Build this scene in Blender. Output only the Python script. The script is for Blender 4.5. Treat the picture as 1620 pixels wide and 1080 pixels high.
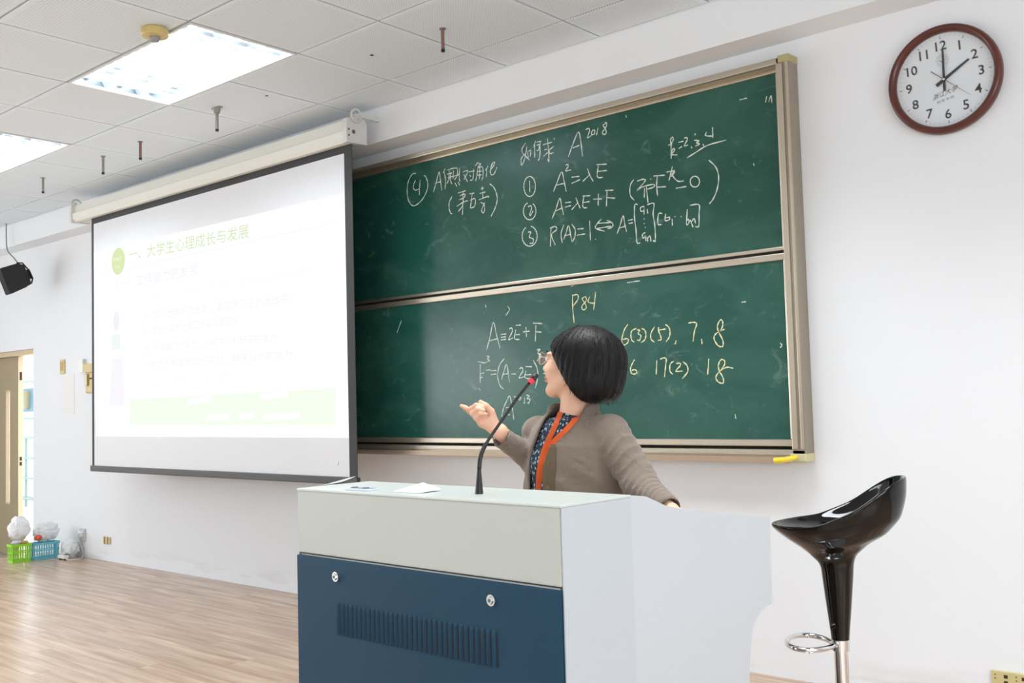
import bpy, bmesh, math, random
import numpy as np
from mathutils import Vector, Matrix, Quaternion
random.seed(7); np.random.seed(7)
PI = math.pi
for o in list(bpy.data.objects): bpy.data.objects.remove(o)
scene = bpy.context.scene
COL = scene.collection

# ------------------------------------------------------------------ camera
FPX = 1593.2                      # focal length in pixels of the 1620x1080 frame
EYE = np.array([0.0, 0.0, 1.228])
YAW, PITCH, ROLL = -.7174, .0584, -.0273
_f = np.array([math.sin(YAW)*math.cos(PITCH), math.cos(YAW)*math.cos(PITCH), math.sin(PITCH)])
_r = np.array([math.cos(YAW), -math.sin(YAW), 0.]); _u = np.cross(_r, _f)
_c, _s = math.cos(ROLL), math.sin(ROLL)
CR, CU, CF = _c*_r+_s*_u, -_s*_r+_c*_u, _f
CB = -CF
cam_d = bpy.data.cameras.new('camera'); cam = bpy.data.objects.new('camera', cam_d); COL.objects.link(cam)
cam_d.sensor_width = 36; cam_d.lens = FPX/1620*36; cam_d.clip_start = .05; cam_d.clip_end = 200
M = Matrix([[CR[0], CU[0], CB[0], EYE[0]], [CR[1], CU[1], CB[1], EYE[1]], [CR[2], CU[2], CB[2], EYE[2]], [0, 0, 0, 1]])
cam.matrix_world = M
scene.camera = cam

def ray(u, v): return CR*((u-810)/FPX) - CU*((v-540)/FPX) + CF
def aty(u, v, y): d = ray(u, v); return EYE + d*(y/d[1])
def atz(u, v, z): d = ray(u, v); return EYE + d*((z-EYE[2])/d[2])
def cp(u, v, d): return EYE + ray(u, v)*d

# ------------------------------------------------------------------ world, lights, exposure
scene.view_settings.view_transform = 'Standard'; scene.view_settings.look = 'None'
scene.view_settings.gamma = 1; scene.view_settings.use_curve_mapping = False
scene.view_settings.exposure = 0.0
w = bpy.data.worlds.new('sky'); scene.world = w; w.use_nodes = True
bg = w.node_tree.nodes['Background']; bg.inputs[0].default_value = (.86, .93, 1, 1); bg.inputs[1].default_value = 3.7

CEIL = 2.971
def area(name, loc, sx, sy, energy, color, direction):
    l = bpy.data.lights.new(name, 'AREA'); l.shape = 'RECTANGLE'; l.size = sx; l.size_y = sy
    l.energy = energy; l.color = color
    o = bpy.data.objects.new(name, l); COL.objects.link(o); o.location = loc
    o.rotation_euler = Vector(direction).to_track_quat('-Z', 'Y').to_euler()
    return o
# daylight entering the windows of the right hand wall and of the left hand wall
for yy in (-3.6, -1.0, 1.6):
    area('window_daylight', (3.05, yy, 1.62), 1.9, 1.5, 30, (.93, .965, 1), (-1, 0, -.3))
for yy in (-4.2, -1.6, 1.0):
    area('window_daylight', (-11.55, yy, 1.62), 2.0, 1.5, 46, (.94, .97, 1), (1, 0, -.25))
# ceiling fixtures of the hall that the frame does not show
for (xx, yy) in ((-2.19, 2.72), (.21, 2.72), (-9.39, .32), (-6.99, .32), (-4.59, .32), (-2.19, .32), (.21, .32), (-9.39, -2.08), (-6.99, -2.08), (-4.59, -2.08), (-2.19, -2.08), (.21, -2.08), (-4.59, -4.4), (.21, -4.4)):
    o = area('ceiling_fixture_light', (xx, yy, CEIL-.03), 1.15, .55, 31 if xx < -4 else 23, (.905, .957, .99), (0, 0, -1)); o.data.spread = math.radians(118)

# ------------------------------------------------------------------ materials
def lin(c):
    return tuple((x/255/12.92 if x/255 <= .04045 else ((x/255+.055)/1.055)**2.4) for x in c)
MATS = {}
def mat(name, rgb, rough=.6, metal=0, bump=None, var=None, coat=0, trans=0, emit=None, spec=None, alpha=None, sheen=0, sss=0):
    """rgb in sRGB 0..255; bump=(scale,strength[,stretch]); var=(scale,amount)"""
    if name in MATS: return MATS[name]
    m = bpy.data.materials.new(name); m.use_nodes = True; MATS[name] = m
    nt = m.node_tree; b = nt.nodes['Principled BSDF']
    L = lin(rgb); b.inputs['Base Color'].default_value = (*L, 1)
    b.inputs['Roughness'].default_value = rough; b.inputs['Metallic'].default_value = metal
    if coat: b.inputs['Coat Weight'].default_value = coat; b.inputs['Coat Roughness'].default_value = .05
    if trans: b.inputs['Transmission Weight'].default_value = trans
    if spec is not None: b.inputs['Specular IOR Level'].default_value = spec
    if alpha is not None: b.inputs['Alpha'].default_value = alpha
    if sheen: b.inputs['Sheen Weight'].default_value = sheen
    if sss:
        b.inputs['Subsurface Weight'].default_value = sss; b.inputs['Subsurface Scale'].default_value = .01
    if emit:
        b.inputs['Emission Color'].default_value = (*lin(emit[0]), 1); b.inputs['Emission Strength'].default_value = emit[1]
    tc = nt.nodes.new('ShaderNodeTexCoord')
    if var:
        n = nt.nodes.new('ShaderNodeTexNoise'); n.inputs['Scale'].default_value = var[0]; n.inputs['Detail'].default_value = 4
        nt.links.new(tc.outputs['Object'], n.inputs['Vector'])
        mx = nt.nodes.new('ShaderNodeMix'); mx.data_type = 'RGBA'
        mx.inputs[6].default_value = (*[x*(1-var[1]) for x in L], 1); mx.inputs[7].default_value = (*[min(1, x*(1+var[1])) for x in L], 1)
        nt.links.new(n.outputs['Fac'], mx.inputs[0]); nt.links.new(mx.outputs[2], b.inputs['Base Color'])
    if bump:
        n = nt.nodes.new('ShaderNodeTexNoise'); n.inputs['Scale'].default_value = bump[0]; n.inputs['Detail'].default_value = 3
        if len(bump) > 2:
            mp = nt.nodes.new('ShaderNodeMapping'); mp.inputs['Scale'].default_value = bump[2]
            nt.links.new(tc.outputs['Object'], mp.inputs['Vector']); nt.links.new(mp.outputs[0], n.inputs['Vector'])
        else: nt.links.new(tc.outputs['Object'], n.inputs['Vector'])
        bp = nt.nodes.new('ShaderNodeBump'); bp.inputs['Strength'].default_value = bump[1]; bp.inputs['Distance'].default_value = .01
        nt.links.new(n.outputs['Fac'], bp.inputs['Height']); nt.links.new(bp.outputs[0], b.inputs['Normal'])
    return m
def emis(name, rgb, s):
    if name in MATS: return MATS[name]
    m = bpy.data.materials.new(name); m.use_nodes = True; MATS[name] = m
    nt = m.node_tree; nt.nodes.clear()
    e = nt.nodes.new('ShaderNodeEmission'); o = nt.nodes.new('ShaderNodeOutputMaterial')
    e.inputs[0].default_value = (*lin(rgb), 1); e.inputs[1].default_value = s
    nt.links.new(e.outputs[0], o.inputs[0]); return m

def N(nt, t, **k):
    n = nt.nodes.new(t)
    for a, v in k.items(): setattr(n, a, v)
    return n
def math_(nt, op, a, b=None, c=None):
    n = nt.nodes.new('ShaderNodeMath'); n.operation = op
    for i, x in enumerate((a, b, c)):
        if x is None: continue
        if isinstance(x, (int, float)): n.inputs[i].default_value = x
        else: nt.links.new(x, n.inputs[i])
    return n.outputs[0]
def mixc(nt, f, a, b):
    n = nt.nodes.new('ShaderNodeMix'); n.data_type = 'RGBA'
    for i, x in ((0, f), (6, a), (7, b)):
        if isinstance(x, (int, float)): n.inputs[i].default_value = x
        elif isinstance(x, tuple): n.inputs[i].default_value = (*x, 1)
        else: nt.links.new(x, n.inputs[i])
    return n.outputs[2]

def m_tile():
    m = mat('perforated_ceiling_tile', (229, 237, 244), .85); nt = m.node_tree; b = nt.nodes['Principled BSDF']
    tc = N(nt, 'ShaderNodeTexCoord'); sp = N(nt, 'ShaderNodeSeparateXYZ'); nt.links.new(tc.outputs['Object'], sp.inputs[0])
    d = []
    for i in (0, 1):
        f = math_(nt, 'FRACT', math_(nt, 'MULTIPLY', sp.outputs[i], 1/.0148))
        d.append(math_(nt, 'POWER', math_(nt, 'SUBTRACT', f, .5), 2))
    r = math_(nt, 'SQRT', math_(nt, 'ADD', d[0], d[1]))
    hole = math_(nt, 'LESS_THAN', r, .2)
    # a plain margin runs round each tile
    mx = math_(nt, 'MAXIMUM', math_(nt, 'ABSOLUTE', sp.outputs[0]), math_(nt, 'ABSOLUTE', sp.outputs[1]))
    hole = math_(nt, 'MULTIPLY', hole, math_(nt, 'LESS_THAN', mx, .272))
    nt.links.new(mixc(nt, hole, lin((229, 237, 244)), lin((194, 198, 198))), b.inputs['Base Color'])
    return m
def m_wall():
    m = mat('white_painted_wall', (236, 238, 241), .75); nt = m.node_tree; b = nt.nodes['Principled BSDF']
    tc = N(nt, 'ShaderNodeTexCoord'); sp = N(nt, 'ShaderNodeSeparateXYZ'); nt.links.new(tc.outputs['Object'], sp.inputs[0])
    n = N(nt, 'ShaderNodeTexNoise'); n.inputs['Scale'].default_value = 2.3; n.inputs['Detail'].default_value = 6
    mp = N(nt, 'ShaderNodeMapping'); mp.inputs['Scale'].default_value = (1, 1, 6)
    nt.links.new(tc.outputs['Object'], mp.inputs[0]); nt.links.new(mp.outputs[0], n.inputs['Vector'])
    # scuffs and damp stains low on the wall, patches with their own outline
    low = N(nt, 'ShaderNodeMapRange'); low.inputs[1].default_value = .16; low.inputs[2].default_value = .0; low.inputs[3].default_value = 0; low.inputs[4].default_value = 1
    nt.links.new(sp.outputs[2], low.inputs[0])
    st = N(nt, 'ShaderNodeMapRange'); st.inputs[1].default_value = .5; st.inputs[2].default_value = .68
    nt.links.new(n.outputs['Fac'], st.inputs[0])
    f = math_(nt, 'MULTIPLY', math_(nt, 'MULTIPLY', low.outputs[0], st.outputs[0]), .42)
    c1 = mixc(nt, f, lin((236, 238, 241)), lin((186, 176, 158)))
    nt.links.new(c1, b.inputs['Base Color'])
    n2 = N(nt, 'ShaderNodeTexNoise'); n2.inputs['Scale'].default_value = 60
    nt.links.new(tc.outputs['Object'], n2.inputs['Vector'])
    bp = N(nt, 'ShaderNodeBump'); bp.inputs['Strength'].default_value = .12; bp.inputs['Distance'].default_value = .004
    nt.links.new(n2.outputs['Fac'], bp.inputs['Height']); nt.links.new(bp.outputs[0], b.inputs['Normal'])
    return m
def m_plank():
    m = mat('laminate_plank', (190, 160, 138), .27); nt = m.node_tree; b = nt.nodes['Principled BSDF']
    tc = N(nt, 'ShaderNodeTexCoord'); oi = N(nt, 'ShaderNodeObjectInfo')
    mp = N(nt, 'ShaderNodeMapping'); mp.inputs['Scale'].default_value = (1.1, 15, 1)
    add = N(nt, 'ShaderNodeVectorMath'); add.operation = 'ADD'
    cmb = N(nt, 'ShaderNodeCombineXYZ'); nt.links.new(math_(nt, 'MULTIPLY', oi.outputs['Random'], 40), cmb.inputs[0]); nt.links.new(math_(nt, 'MULTIPLY', oi.outputs['Random'], 7), cmb.inputs[1])
    nt.links.new(tc.outputs['Object'], add.inputs[0]); nt.links.new(cmb.outputs[0], add.inputs[1])
    nt.links.new(add.outputs[0], mp.inputs[0])
    n = N(nt, 'ShaderNodeTexNoise'); n.inputs['Scale'].default_value = 1.4; n.inputs['Detail'].default_value = 7; n.inputs['Distortion'].default_value = .5
    nt.links.new(mp.outputs[0], n.inputs['Vector'])
    mr = N(nt, 'ShaderNodeMapRange'); mr.inputs[1].default_value = .3; mr.inputs[2].default_value = .7
    nt.links.new(n.outputs['Fac'], mr.inputs[0])
    c = mixc(nt, mr.outputs[0], lin((164, 130, 106)), lin((216, 189, 163)))
    c = mixc(nt, math_(nt, 'MULTIPLY', oi.outputs['Random'], .3), c, lin((166, 142, 126)))
    nt.links.new(c, b.inputs['Base Color'])
    bp = N(nt, 'ShaderNodeBump'); bp.inputs['Strength'].default_value = .25; bp.inputs['Distance'].default_value = .0015
    nt.links.new(n.outputs['Fac'], bp.inputs['Height']); nt.links.new(bp.outputs[0], b.inputs['Normal'])
    b.inputs['Specular IOR Level'].default_value = .6
    return m
def m_board():
    m = mat('green_chalkboard', (40, 88, 76), .2); nt = m.node_tree; b = nt.nodes['Principled BSDF']
    tc = N(nt, 'ShaderNodeTexCoord')
    n = N(nt, 'ShaderNodeTexNoise'); n.inputs['Scale'].default_value = 1.5; n.inputs['Detail'].default_value = 8; n.inputs['Roughness'].default_value = .62; n.inputs['Distortion'].default_value = .9
    mp = N(nt, 'ShaderNodeMapping'); mp.inputs['Rotation'].default_value = (0, .5, 0); mp.inputs['Scale'].default_value = (1.2, 1, 1.9)
    nt.links.new(tc.outputs['Object'], mp.inputs[0]); nt.links.new(mp.outputs[0], n.inputs['Vector'])
    mr = N(nt, 'ShaderNodeMapRange'); mr.inputs[1].default_value = .42; mr.inputs[2].default_value = .78
    nt.links.new(n.outputs['Fac'], mr.inputs[0])
    # wiped chalk smears, small feathery patches
    n2 = N(nt, 'ShaderNodeTexNoise'); n2.inputs['Scale'].default_value = 5; n2.inputs['Detail'].default_value = 9; n2.inputs['Roughness'].default_value = .7; n2.inputs['Distortion'].default_value = 1.6
    nt.links.new(mp.outputs[0], n2.inputs['Vector'])
    m2 = N(nt, 'ShaderNodeMapRange'); m2.inputs[1].default_value = .585; m2.inputs[2].default_value = .80
    nt.links.new(n2.outputs['Fac'], m2.inputs[0])
    c = mixc(nt, math_(nt, 'MULTIPLY', mr.outputs[0], .45), lin((33, 82, 70)), lin((84, 128, 114)))
    c = mixc(nt, math_(nt, 'MULTIPLY', m2.outputs[0], .42), c, lin((150, 182, 170)))
    nt.links.new(c, b.inputs['Base Color'])
    b.inputs['Specular IOR Level'].default_value = .36
    return m
def m_shirt():
    m = mat('patterned_navy_shirt', (28, 36, 48), .8); nt = m.node_tree; b = nt.nodes['Principled BSDF']
    tc = N(nt, 'ShaderNodeTexCoord')
    def dots(scale, thr, off):
        mp = N(nt, 'ShaderNodeMapping'); mp.inputs['Location'].default_value = off; mp.inputs['Scale'].default_value = (1, 1, .62)
        v = N(nt, 'ShaderNodeTexVoronoi'); v.inputs['Scale'].default_value = scale; v.inputs['Randomness'].default_value = .55
        nt.links.new(tc.outputs['Object'], mp.inputs[0]); nt.links.new(mp.outputs[0], v.inputs['Vector'])
        return math_(nt, 'LESS_THAN', v.outputs['Distance'], thr)
    c = mixc(nt, dots(88, .33, (0, 0, 0)), lin((22, 32, 48)), lin((150, 176, 188)))
    c = mixc(nt, dots(140, .24, (3, 1, 2)), c, lin((70, 110, 140)))
    nt.links.new(c, b.inputs['Base Color']); return m
def m_jacket():
    m = mat('taupe_jacket_cloth', (122, 108, 95), .9, sheen=.25, var=(9, .07)); nt = m.node_tree; b = nt.nodes['Principled BSDF']
    tc = N(nt, 'ShaderNodeTexCoord')
    n = N(nt, 'ShaderNodeTexNoise'); n.inputs['Scale'].default_value = 14; n.inputs['Detail'].default_value = 5; n.inputs['Distortion'].default_value = .6
    n3 = N(nt, 'ShaderNodeTexNoise'); n3.inputs['Scale'].default_value = 220
    nt.links.new(tc.outputs['Object'], n.inputs['Vector']); nt.links.new(tc.outputs['Object'], n3.inputs['Vector'])
    h = math_(nt, 'ADD', n.outputs['Fac'], math_(nt, 'MULTIPLY', n3.outputs['Fac'], .08))
    bp = N(nt, 'ShaderNodeBump'); bp.inputs['Strength'].default_value = .75; bp.inputs['Distance'].default_value = .014
    nt.links.new(h, bp.inputs['Height']); nt.links.new(bp.outputs[0], b.inputs['Normal'])
    return m
def m_hair():
    m = mat('black_hair', (14, 12, 12), .48, spec=.22); nt = m.node_tree; b = nt.nodes['Principled BSDF']
    tc = N(nt, 'ShaderNodeTexCoord'); mp = N(nt, 'ShaderNodeMapping'); mp.inputs['Scale'].default_value = (170, 170, 9)
    n = N(nt, 'ShaderNodeTexNoise'); n.inputs['Scale'].default_value = 1; n.inputs['Detail'].default_value = 4; n.inputs['Distortion'].default_value = .2
    nt.links.new(tc.outputs['Object'], mp.inputs[0]); nt.links.new(mp.outputs[0], n.inputs['Vector'])
    nt.links.new(mixc(nt, n.outputs['Fac'], lin((6, 5, 6)), lin((26, 23, 23))), b.inputs['Base Color'])
    bp = N(nt, 'ShaderNodeBump'); bp.inputs['Strength'].default_value = .55; bp.inputs['Distance'].default_value = .003
    nt.links.new(n.outputs['Fac'], bp.inputs['Height']); nt.links.new(bp.outputs[0], b.inputs['Normal'])
    return m
TILE, WALL, PLANK, BOARD = m_tile(), m_wall(), m_plank(), m_board()
SHIRT, JACKET, HAIR = m_shirt(), m_jacket(), m_hair()
GRIDM = mat('ceiling_grid', (112, 114, 112), .7)
CEILP = mat('white_ceiling_paint', (229, 237, 244), .85)
LOWFLOOR = mat('hall_floor', (168, 156, 142), .35, var=(3, .06))
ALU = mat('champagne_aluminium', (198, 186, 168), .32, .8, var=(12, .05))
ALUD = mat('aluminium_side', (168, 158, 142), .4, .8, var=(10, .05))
BLACKM = mat('black_satin', (15, 15, 17), .45)
DARKF = mat('charcoal_screen_cloth', (62, 62, 62), .75)
SCREENW = mat('white_screen_cloth', (232, 233, 236), .8)
CASEW = mat('cream_metal_case', (232, 230, 220), .4)
GREYL = mat('light_grey_steel', (180, 182, 176), .42, var=(5, .012))
SIDEL = mat('pale_blue_white_steel', (187, 192, 197), .4, var=(3, .015))
BLUEL = mat('dark_blue_steel', (19, 57, 79), .5, var=(3, .05), spec=.25)
CHROME = mat('chrome', (225, 225, 228), .12, 1)
BEIGE = mat('yellowed_plastic', (216, 196, 140), .5)
WHITEP = mat('white_plastic', (236, 236, 232), .4)
SKIN = mat('skin', (232, 184, 156), .5, sss=.15, var=(18, .05))
LIP = mat('lips', (214, 146, 128), .45)
CHALK = mat('white_chalk', (214, 224, 212), .95)
CHALKY = mat('pale_yellow_chalk', (226, 224, 176), .95)
ORANGE = mat('orange_ribbon', (255, 122, 56), .55)
STOOLB = mat('black_gloss_plastic', (5, 4, 4), .06, spec=.42)

# ------------------------------------------------------------------ mesh helpers
def link(o, parent=None):
    COL.objects.link(o)
    if parent is not None: o.parent = parent
    return o
def obj(name, bm, m, parent=None, loc=None, smooth=False):
    me = bpy.data.meshes.new(name)
    if smooth:
        for f in bm.faces: f.smooth = True
    bmesh.ops.recalc_face_normals(bm, faces=bm.faces[:])
    bm.to_mesh(me); bm.free()
    for mm in (m if isinstance(m, (list, tuple)) else [m]): me.materials.append(mm)
    o = bpy.data.objects.new(name, me); link(o, parent)
    if name.startswith(('chalk_', 'slide_text', 'cap_screw')) and name != 'chalk_tray': o['kind'] = 'stuff'
    if loc is not None: o.location = loc
    return o
def empty(name, label, cat, loc=(0, 0, 0), rz=0, group=None):
    o = bpy.data.objects.new(name, None); link(o); o.location = loc; o.rotation_euler = (0, 0, rz); o.empty_display_size = .1
    o['label'] = label; o['category'] = cat
    if group: o['group'] = group
    return o
def tag(o, label, cat, group=None):
    o['label'] = label; o['category'] = cat
    if group: o['group'] = group
    return o
def struct(o): o['kind'] = 'structure'; return o
def B(): return bmesh.new()
def box(bm, x0, x1, y0, y1, z0, z1, bev=0):
    mtx = Matrix.Translation(((x0+x1)/2, (y0+y1)/2, (z0+z1)/2)) @ Matrix.Diagonal((abs(x1-x0), abs(y1-y0), abs(z1-z0), 1))
    r = bmesh.ops.create_cube(bm, size=1, matrix=mtx)
    if bev:
        es = {e for v in r['verts'] for e in v.link_edges}
        bmesh.ops.bevel(bm, geom=list(es), offset=bev, segments=2, affect='EDGES', profile=.6)
def cyl(bm, a, b, r0, r1=None, n=20, cap=True):
    a, b = Vector(a), Vector(b); r1 = r0 if r1 is None else r1
    q = Vector((0, 0, 1)).rotation_difference((b-a).normalized()).to_matrix().to_4x4()
    bmesh.ops.create_cone(bm, cap_ends=cap, segments=n, radius1=r0, radius2=r1, depth=(b-a).length, matrix=Matrix.Translation((a+b)/2) @ q)
def sph(bm, c, r, s=(1, 1, 1), n=16):
    bmesh.ops.create_uvsphere(bm, u_segments=n, v_segments=max(6, n//2+2), radius=r, matrix=Matrix.Translation(c) @ Matrix.Diagonal((*s, 1)))
def tube(bm, pts, rads, n=10, closed=False):
    pts = [Vector(p) for p in pts]; k = len(pts)
    if isinstance(rads, (int, float)): rads = [rads]*k
    rings = []; nrm = None
    for i, p in enumerate(pts):
        if closed: t = (pts[(i+1) % k]-pts[i-1]).normalized()
        else: t = (pts[min(i+1, k-1)]-pts[max(i-1, 0)]).normalized()
        if nrm is None:
            nrm = t.orthogonal().normalized()
        nrm = (nrm - t*nrm.dot(t)).normalized(); bn = t.cross(nrm)
        rings.append([bm.verts.new(p+(nrm*math.cos(2*PI*j/n)+bn*math.sin(2*PI*j/n))*rads[i]) for j in range(n)])
    for i in range(k if closed else k-1):
        a, b = rings[i], rings[(i+1) % k]
        for j in range(n): bm.faces.new((a[j], a[(j+1) % n], b[(j+1) % n], b[j]))
    if not closed: bm.faces.new(rings[0][::-1]); bm.faces.new(rings[-1])
def spline(pts, n):
    pts = [np.array(p, float) for p in pts]; P = [2*pts[0]-pts[1]]+pts+[2*pts[-1]-pts[-2]]; out = []
    m = len(pts)-1
    for i in range(n+1):
        t = i/n*m; k = min(int(t), m-1); f = t-k; a, b, c, d = P[k], P[k+1], P[k+2], P[k+3]
        out.append(.5*((2*b)+(-a+c)*f+(2*a-5*b+4*c-d)*f*f+(-a+3*b-3*c+d)*f**3))
    return out
def prism(bm, prof, x0, x1, axis='x'):
    """extrude a closed profile [(a,b)] along an axis; (a,b) are (y,z) for x, (x,z) for y, (x,y) for z"""
    def P(t, a, b): return {'x': (t, a, b), 'y': (a, t, b), 'z': (a, b, t)}[axis]
    A = [bm.verts.new(P(x0, *p)) for p in prof]; Bv = [bm.verts.new(P(x1, *p)) for p in prof]
    bm.faces.new(A[::-1]); bm.faces.new(Bv); n = len(prof)
    for i in range(n): bm.faces.new((A[i], A[(i+1) % n], Bv[(i+1) % n], Bv[i]))
def lathe(bm, prof, c=(0, 0, 0), n=32, ax='z'):
    rings = []
    for r, h in prof:
        ring = []
        for j in range(n):
            t = 2*PI*j/n; x, y = r*math.cos(t), r*math.sin(t)
            ring.append(bm.verts.new((c[0]+x, c[1]+y, c[2]+h) if ax == 'z' else (c[0]+x, c[1]-h, c[2]+y)))
        rings.append(ring)
    for a, b in zip(rings, rings[1:]):
        for j in range(n): bm.faces.new((a[j], a[(j+1) % n], b[(j+1) % n], b[j]))
    bm.faces.new(rings[0][::-1]); bm.faces.new(rings[-1])
def text_mesh(name, s, origin, xvec, upvec, width, height, m, parent, extrude=.0006, shear=0, offset=0):
    """text as a flat mesh: left baseline at origin, stretched to width x cap height along given vectors"""
    c = bpy.data.curves.new(name, 'FONT'); c.body = s; c.extrude = 0; c.shear = shear; c.resolution_u = 3; c.offset = offset
    t = bpy.data.objects.new(name, c); COL.objects.link(t)
    dg = bpy.context.evaluated_depsgraph_get(); me = bpy.data.meshes.new_from_object(t.evaluated_get(dg))
    bpy.data.objects.remove(t)
    co = np.zeros(len(me.vertices)*3); me.vertices.foreach_get('co', co); co = co.reshape(-1, 3)
    if len(co) == 0: return None
    x0, x1 = co[:, 0].min(), co[:, 0].max(); y0, y1 = co[:, 1].min(), co[:, 1].max()
    xv = np.array(xvec, float); xv /= np.linalg.norm(xv); uv = np.array(upvec, float)
    nv = np.cross(xv, uv); nv /= np.linalg.norm(nv)
    sy = height/max(y1-y0, .01)
    if width is None: width = (x1-x0)*sy; origin = np.array(origin, float)-xv*width/2
    P = np.array(origin)+np.outer((co[:, 0]-x0)/(x1-x0)*width, xv)+np.outer((co[:, 1]-y0)*sy, uv)+nv*extrude
    me.vertices.foreach_set('co', P.ravel()); me.materials.clear(); me.materials.append(m)
    o = bpy.data.objects.new(name, me); link(o, parent)
    if len(s) > 1: o['kind'] = 'stuff'
    return o

WY = 4.09             # front wall plane
BY = 3.91             # face of the ceiling beam
LF = -.138            # lower hall floor, one step below the platform
# ================================================================== ROOM SHELL
bm = B(); DX0, DX1, DZ = -10.95, -9.44, 1.83
box(bm, -11.6, DX0, WY, WY+.24, LF, 3.2); box(bm, DX1, 3.1, WY, WY+.24, LF, 3.2); box(bm, DX0, DX1, WY, WY+.24, DZ, 3.2)
struct(obj('wall_front', bm, WALL))
bm = B(); box(bm, -11.6, 3.1, BY, WY, 2.766, CEIL+.1)
struct(obj('trim_1', bm, WALL))
# right wall with three window openings, back wall with three
def wall_with_windows(name, along, fixed0, fixed1, a0, a1, wins, z0, z1):
    bm = B()
    def bx(p, q, lo, hi):
        if along == 'y': box(bm, fixed0, fixed1, p, q, lo, hi)
        else: box(bm, p, q, fixed0, fixed1, lo, hi)
    bx(a0, a1, LF, z0); bx(a0, a1, z1, 3.2); e = a0
    for (p, q) in wins: bx(e, p, z0, z1); e = q
    bx(e, a1, z0, z1)
    struct(obj(name, bm, WALL))
wall_with_windows('wall_right', 'y', 3.1, 3.3, -5.7, WY+.24, [(-4.6, -2.6), (-2.0, 0.0), (.6, 2.6)], .85, 2.4)
wall_with_windows('wall_left', 'y', -11.8, -11.6, -5.7, WY+.24, [(-5.2, -3.2), (-2.6, -.6), (0, 2.0)], .85, 2.4)
bm = B(); box(bm, -11.8, 3.3, -5.7, -5.5, LF, 3.2); struct(obj('wall_back', bm, WALL))
k = 1
def window_frame(along, f, a, b):
    global k
    bm = B(); z0, z1 = .85, 2.4
    def bx(p, q, lo, hi):
        if along == 'y': box(bm, f-.03, f+.03, p, q, lo, hi)
        else: box(bm, p, q, f-.03, f+.03, lo, hi)
    bx(a, b, z0, z0+.05); bx(a, b, z1-.05, z1); mid = (a+b)/2
    for p in (a, mid-.025, b-.05): bx(p, p+.05, z0+.05, z1-.05)
    struct(obj('window_%d' % k, bm, WHITEP)); k += 1
for (p, q) in [(-4.6, -2.6), (-2.0, 0.0), (.6, 2.6)]: window_frame('y', 3.2, p, q)
for (p, q) in [(-5.2, -3.2), (-2.6, -.6), (0, 2.0)]: window_frame('y', -11.7, p, q)

# ceiling: slab, sunk grid, one object per tile where the frame can see them
X0, YA, TS = -4.592, 2.42, .6
ceiling = B(); FIX = [(X0-5*TS, X0-3*TS), (X0-TS, X0+TS)]
box(ceiling, -11.6, 3.1, -5.5, YA, CEIL+.012, CEIL+.1); box(ceiling, -11.6, 3.1, YA+TS, WY, CEIL+.012, CEIL+.1)
e_ = -11.6
for (p, q) in FIX: box(ceiling, e_, p, YA, YA+TS, CEIL+.012, CEIL+.1); e_ = q
box(ceiling, e_, 3.1, YA, YA+TS, CEIL+.012, CEIL+.1)
for (p, q) in FIX: box(ceiling, p, q, YA, YA+TS, CEIL+.088, CEIL+.1)
ceiling = struct(obj('ceiling', ceiling, GRIDM))
X0, YA, TS = -4.592, 2.42, .6
bm = B(); box(bm, -11.6, 3.1, -5.5, YA-4*TS-.004, CEIL, CEIL+.012)
o = obj('ceiling_field', bm, CEILP, ceiling)
def tile_mesh(w, h):
    bm = B(); g = .0052; hw, hh = w/2-g, h/2-g
    top = [bm.verts.new((x, y, .012)) for x, y in ((-hw, -hh), (hw, -hh), (hw, hh), (-hw, hh))]
    mid = [bm.verts.new((x, y, .0015)) for x, y in ((-hw, -hh), (hw, -hh), (hw, hh), (-hw, hh))]
    lo = [bm.verts.new((x, y, 0)) for x, y in ((-hw+.003, -hh+.003), (hw-.003, -hh+.003), (hw-.003, hh-.003), (-hw+.003, hh-.003))]
    for a, b in ((top, mid), (mid, lo)):
        for i in range(4): bm.faces.new((a[i], a[(i+1) % 4], b[(i+1) % 4], b[i]))
    bm.faces.new(lo)
    me = bpy.data.meshes.new('tile'); bmesh.ops.recalc_face_normals(bm, faces=bm.faces[:]); bm.to_mesh(me); bm.free(); me.materials.append(TILE); return me
tm, tmd = tile_mesh(TS, TS), tile_mesh(TS, BY-(YA+2*TS))
lamps = {(-1, 0), (0, 0), (-5, 0), (-4, 0)}
for i in range(-11, 13):
    for j in range(-4, 3):
        if (i, j) in lamps: continue
        full = j < 2
        o = bpy.data.objects.new('tile', tm if full else tmd); link(o, ceiling)
        y = YA+(j+.5)*TS if full else (YA+2*TS+BY)/2
        o.location = (X0+(i+.5)*TS, y, CEIL+random.uniform(-.0006, .0008))
        o.rotation_euler = (random.uniform(-.0012, .0012), random.uniform(-.0012, .0012), 0)

# platform floor with single planks in the part the frame shows
bm = B(); box(bm, -9.05, 3.1, .7, WY, LF, -.012); floor = struct(obj('floor', bm, mat('platform_core', (120, 96, 80), .6)))
def plank_mesh(L, Wd):
    bm = B(); box(bm, -L/2+.0006, L/2-.0006, -Wd/2+.0006, Wd/2-.0006, -.012, 0, .0012)
    me = bpy.data.meshes.new('plank'); bmesh.ops.recalc_face_normals(bm, faces=bm.faces[:]); bm.to_mesh(me); bm.free(); me.materials.append(PLANK); return me
PW, PL = .165, 1.21; cache = {}
row = 0; y = WY
while y > .72:
    x = -9.05; first = (.35+(row*.37) % 1)*PL
    while x < 3.09:
        L = min(first if first else PL, 3.1-x); first = None
        key = (round(L, 3), round(min(PW, y-.7), 3))
        if key not in cache: cache[key] = plank_mesh(*key)
        o = bpy.data.objects.new('plank', cache[key]); link(o, floor); o.location = (x+L/2, y-key[1]/2, random.uniform(-.0003, .0003)); x += L
    y -= PW; row += 1
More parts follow.
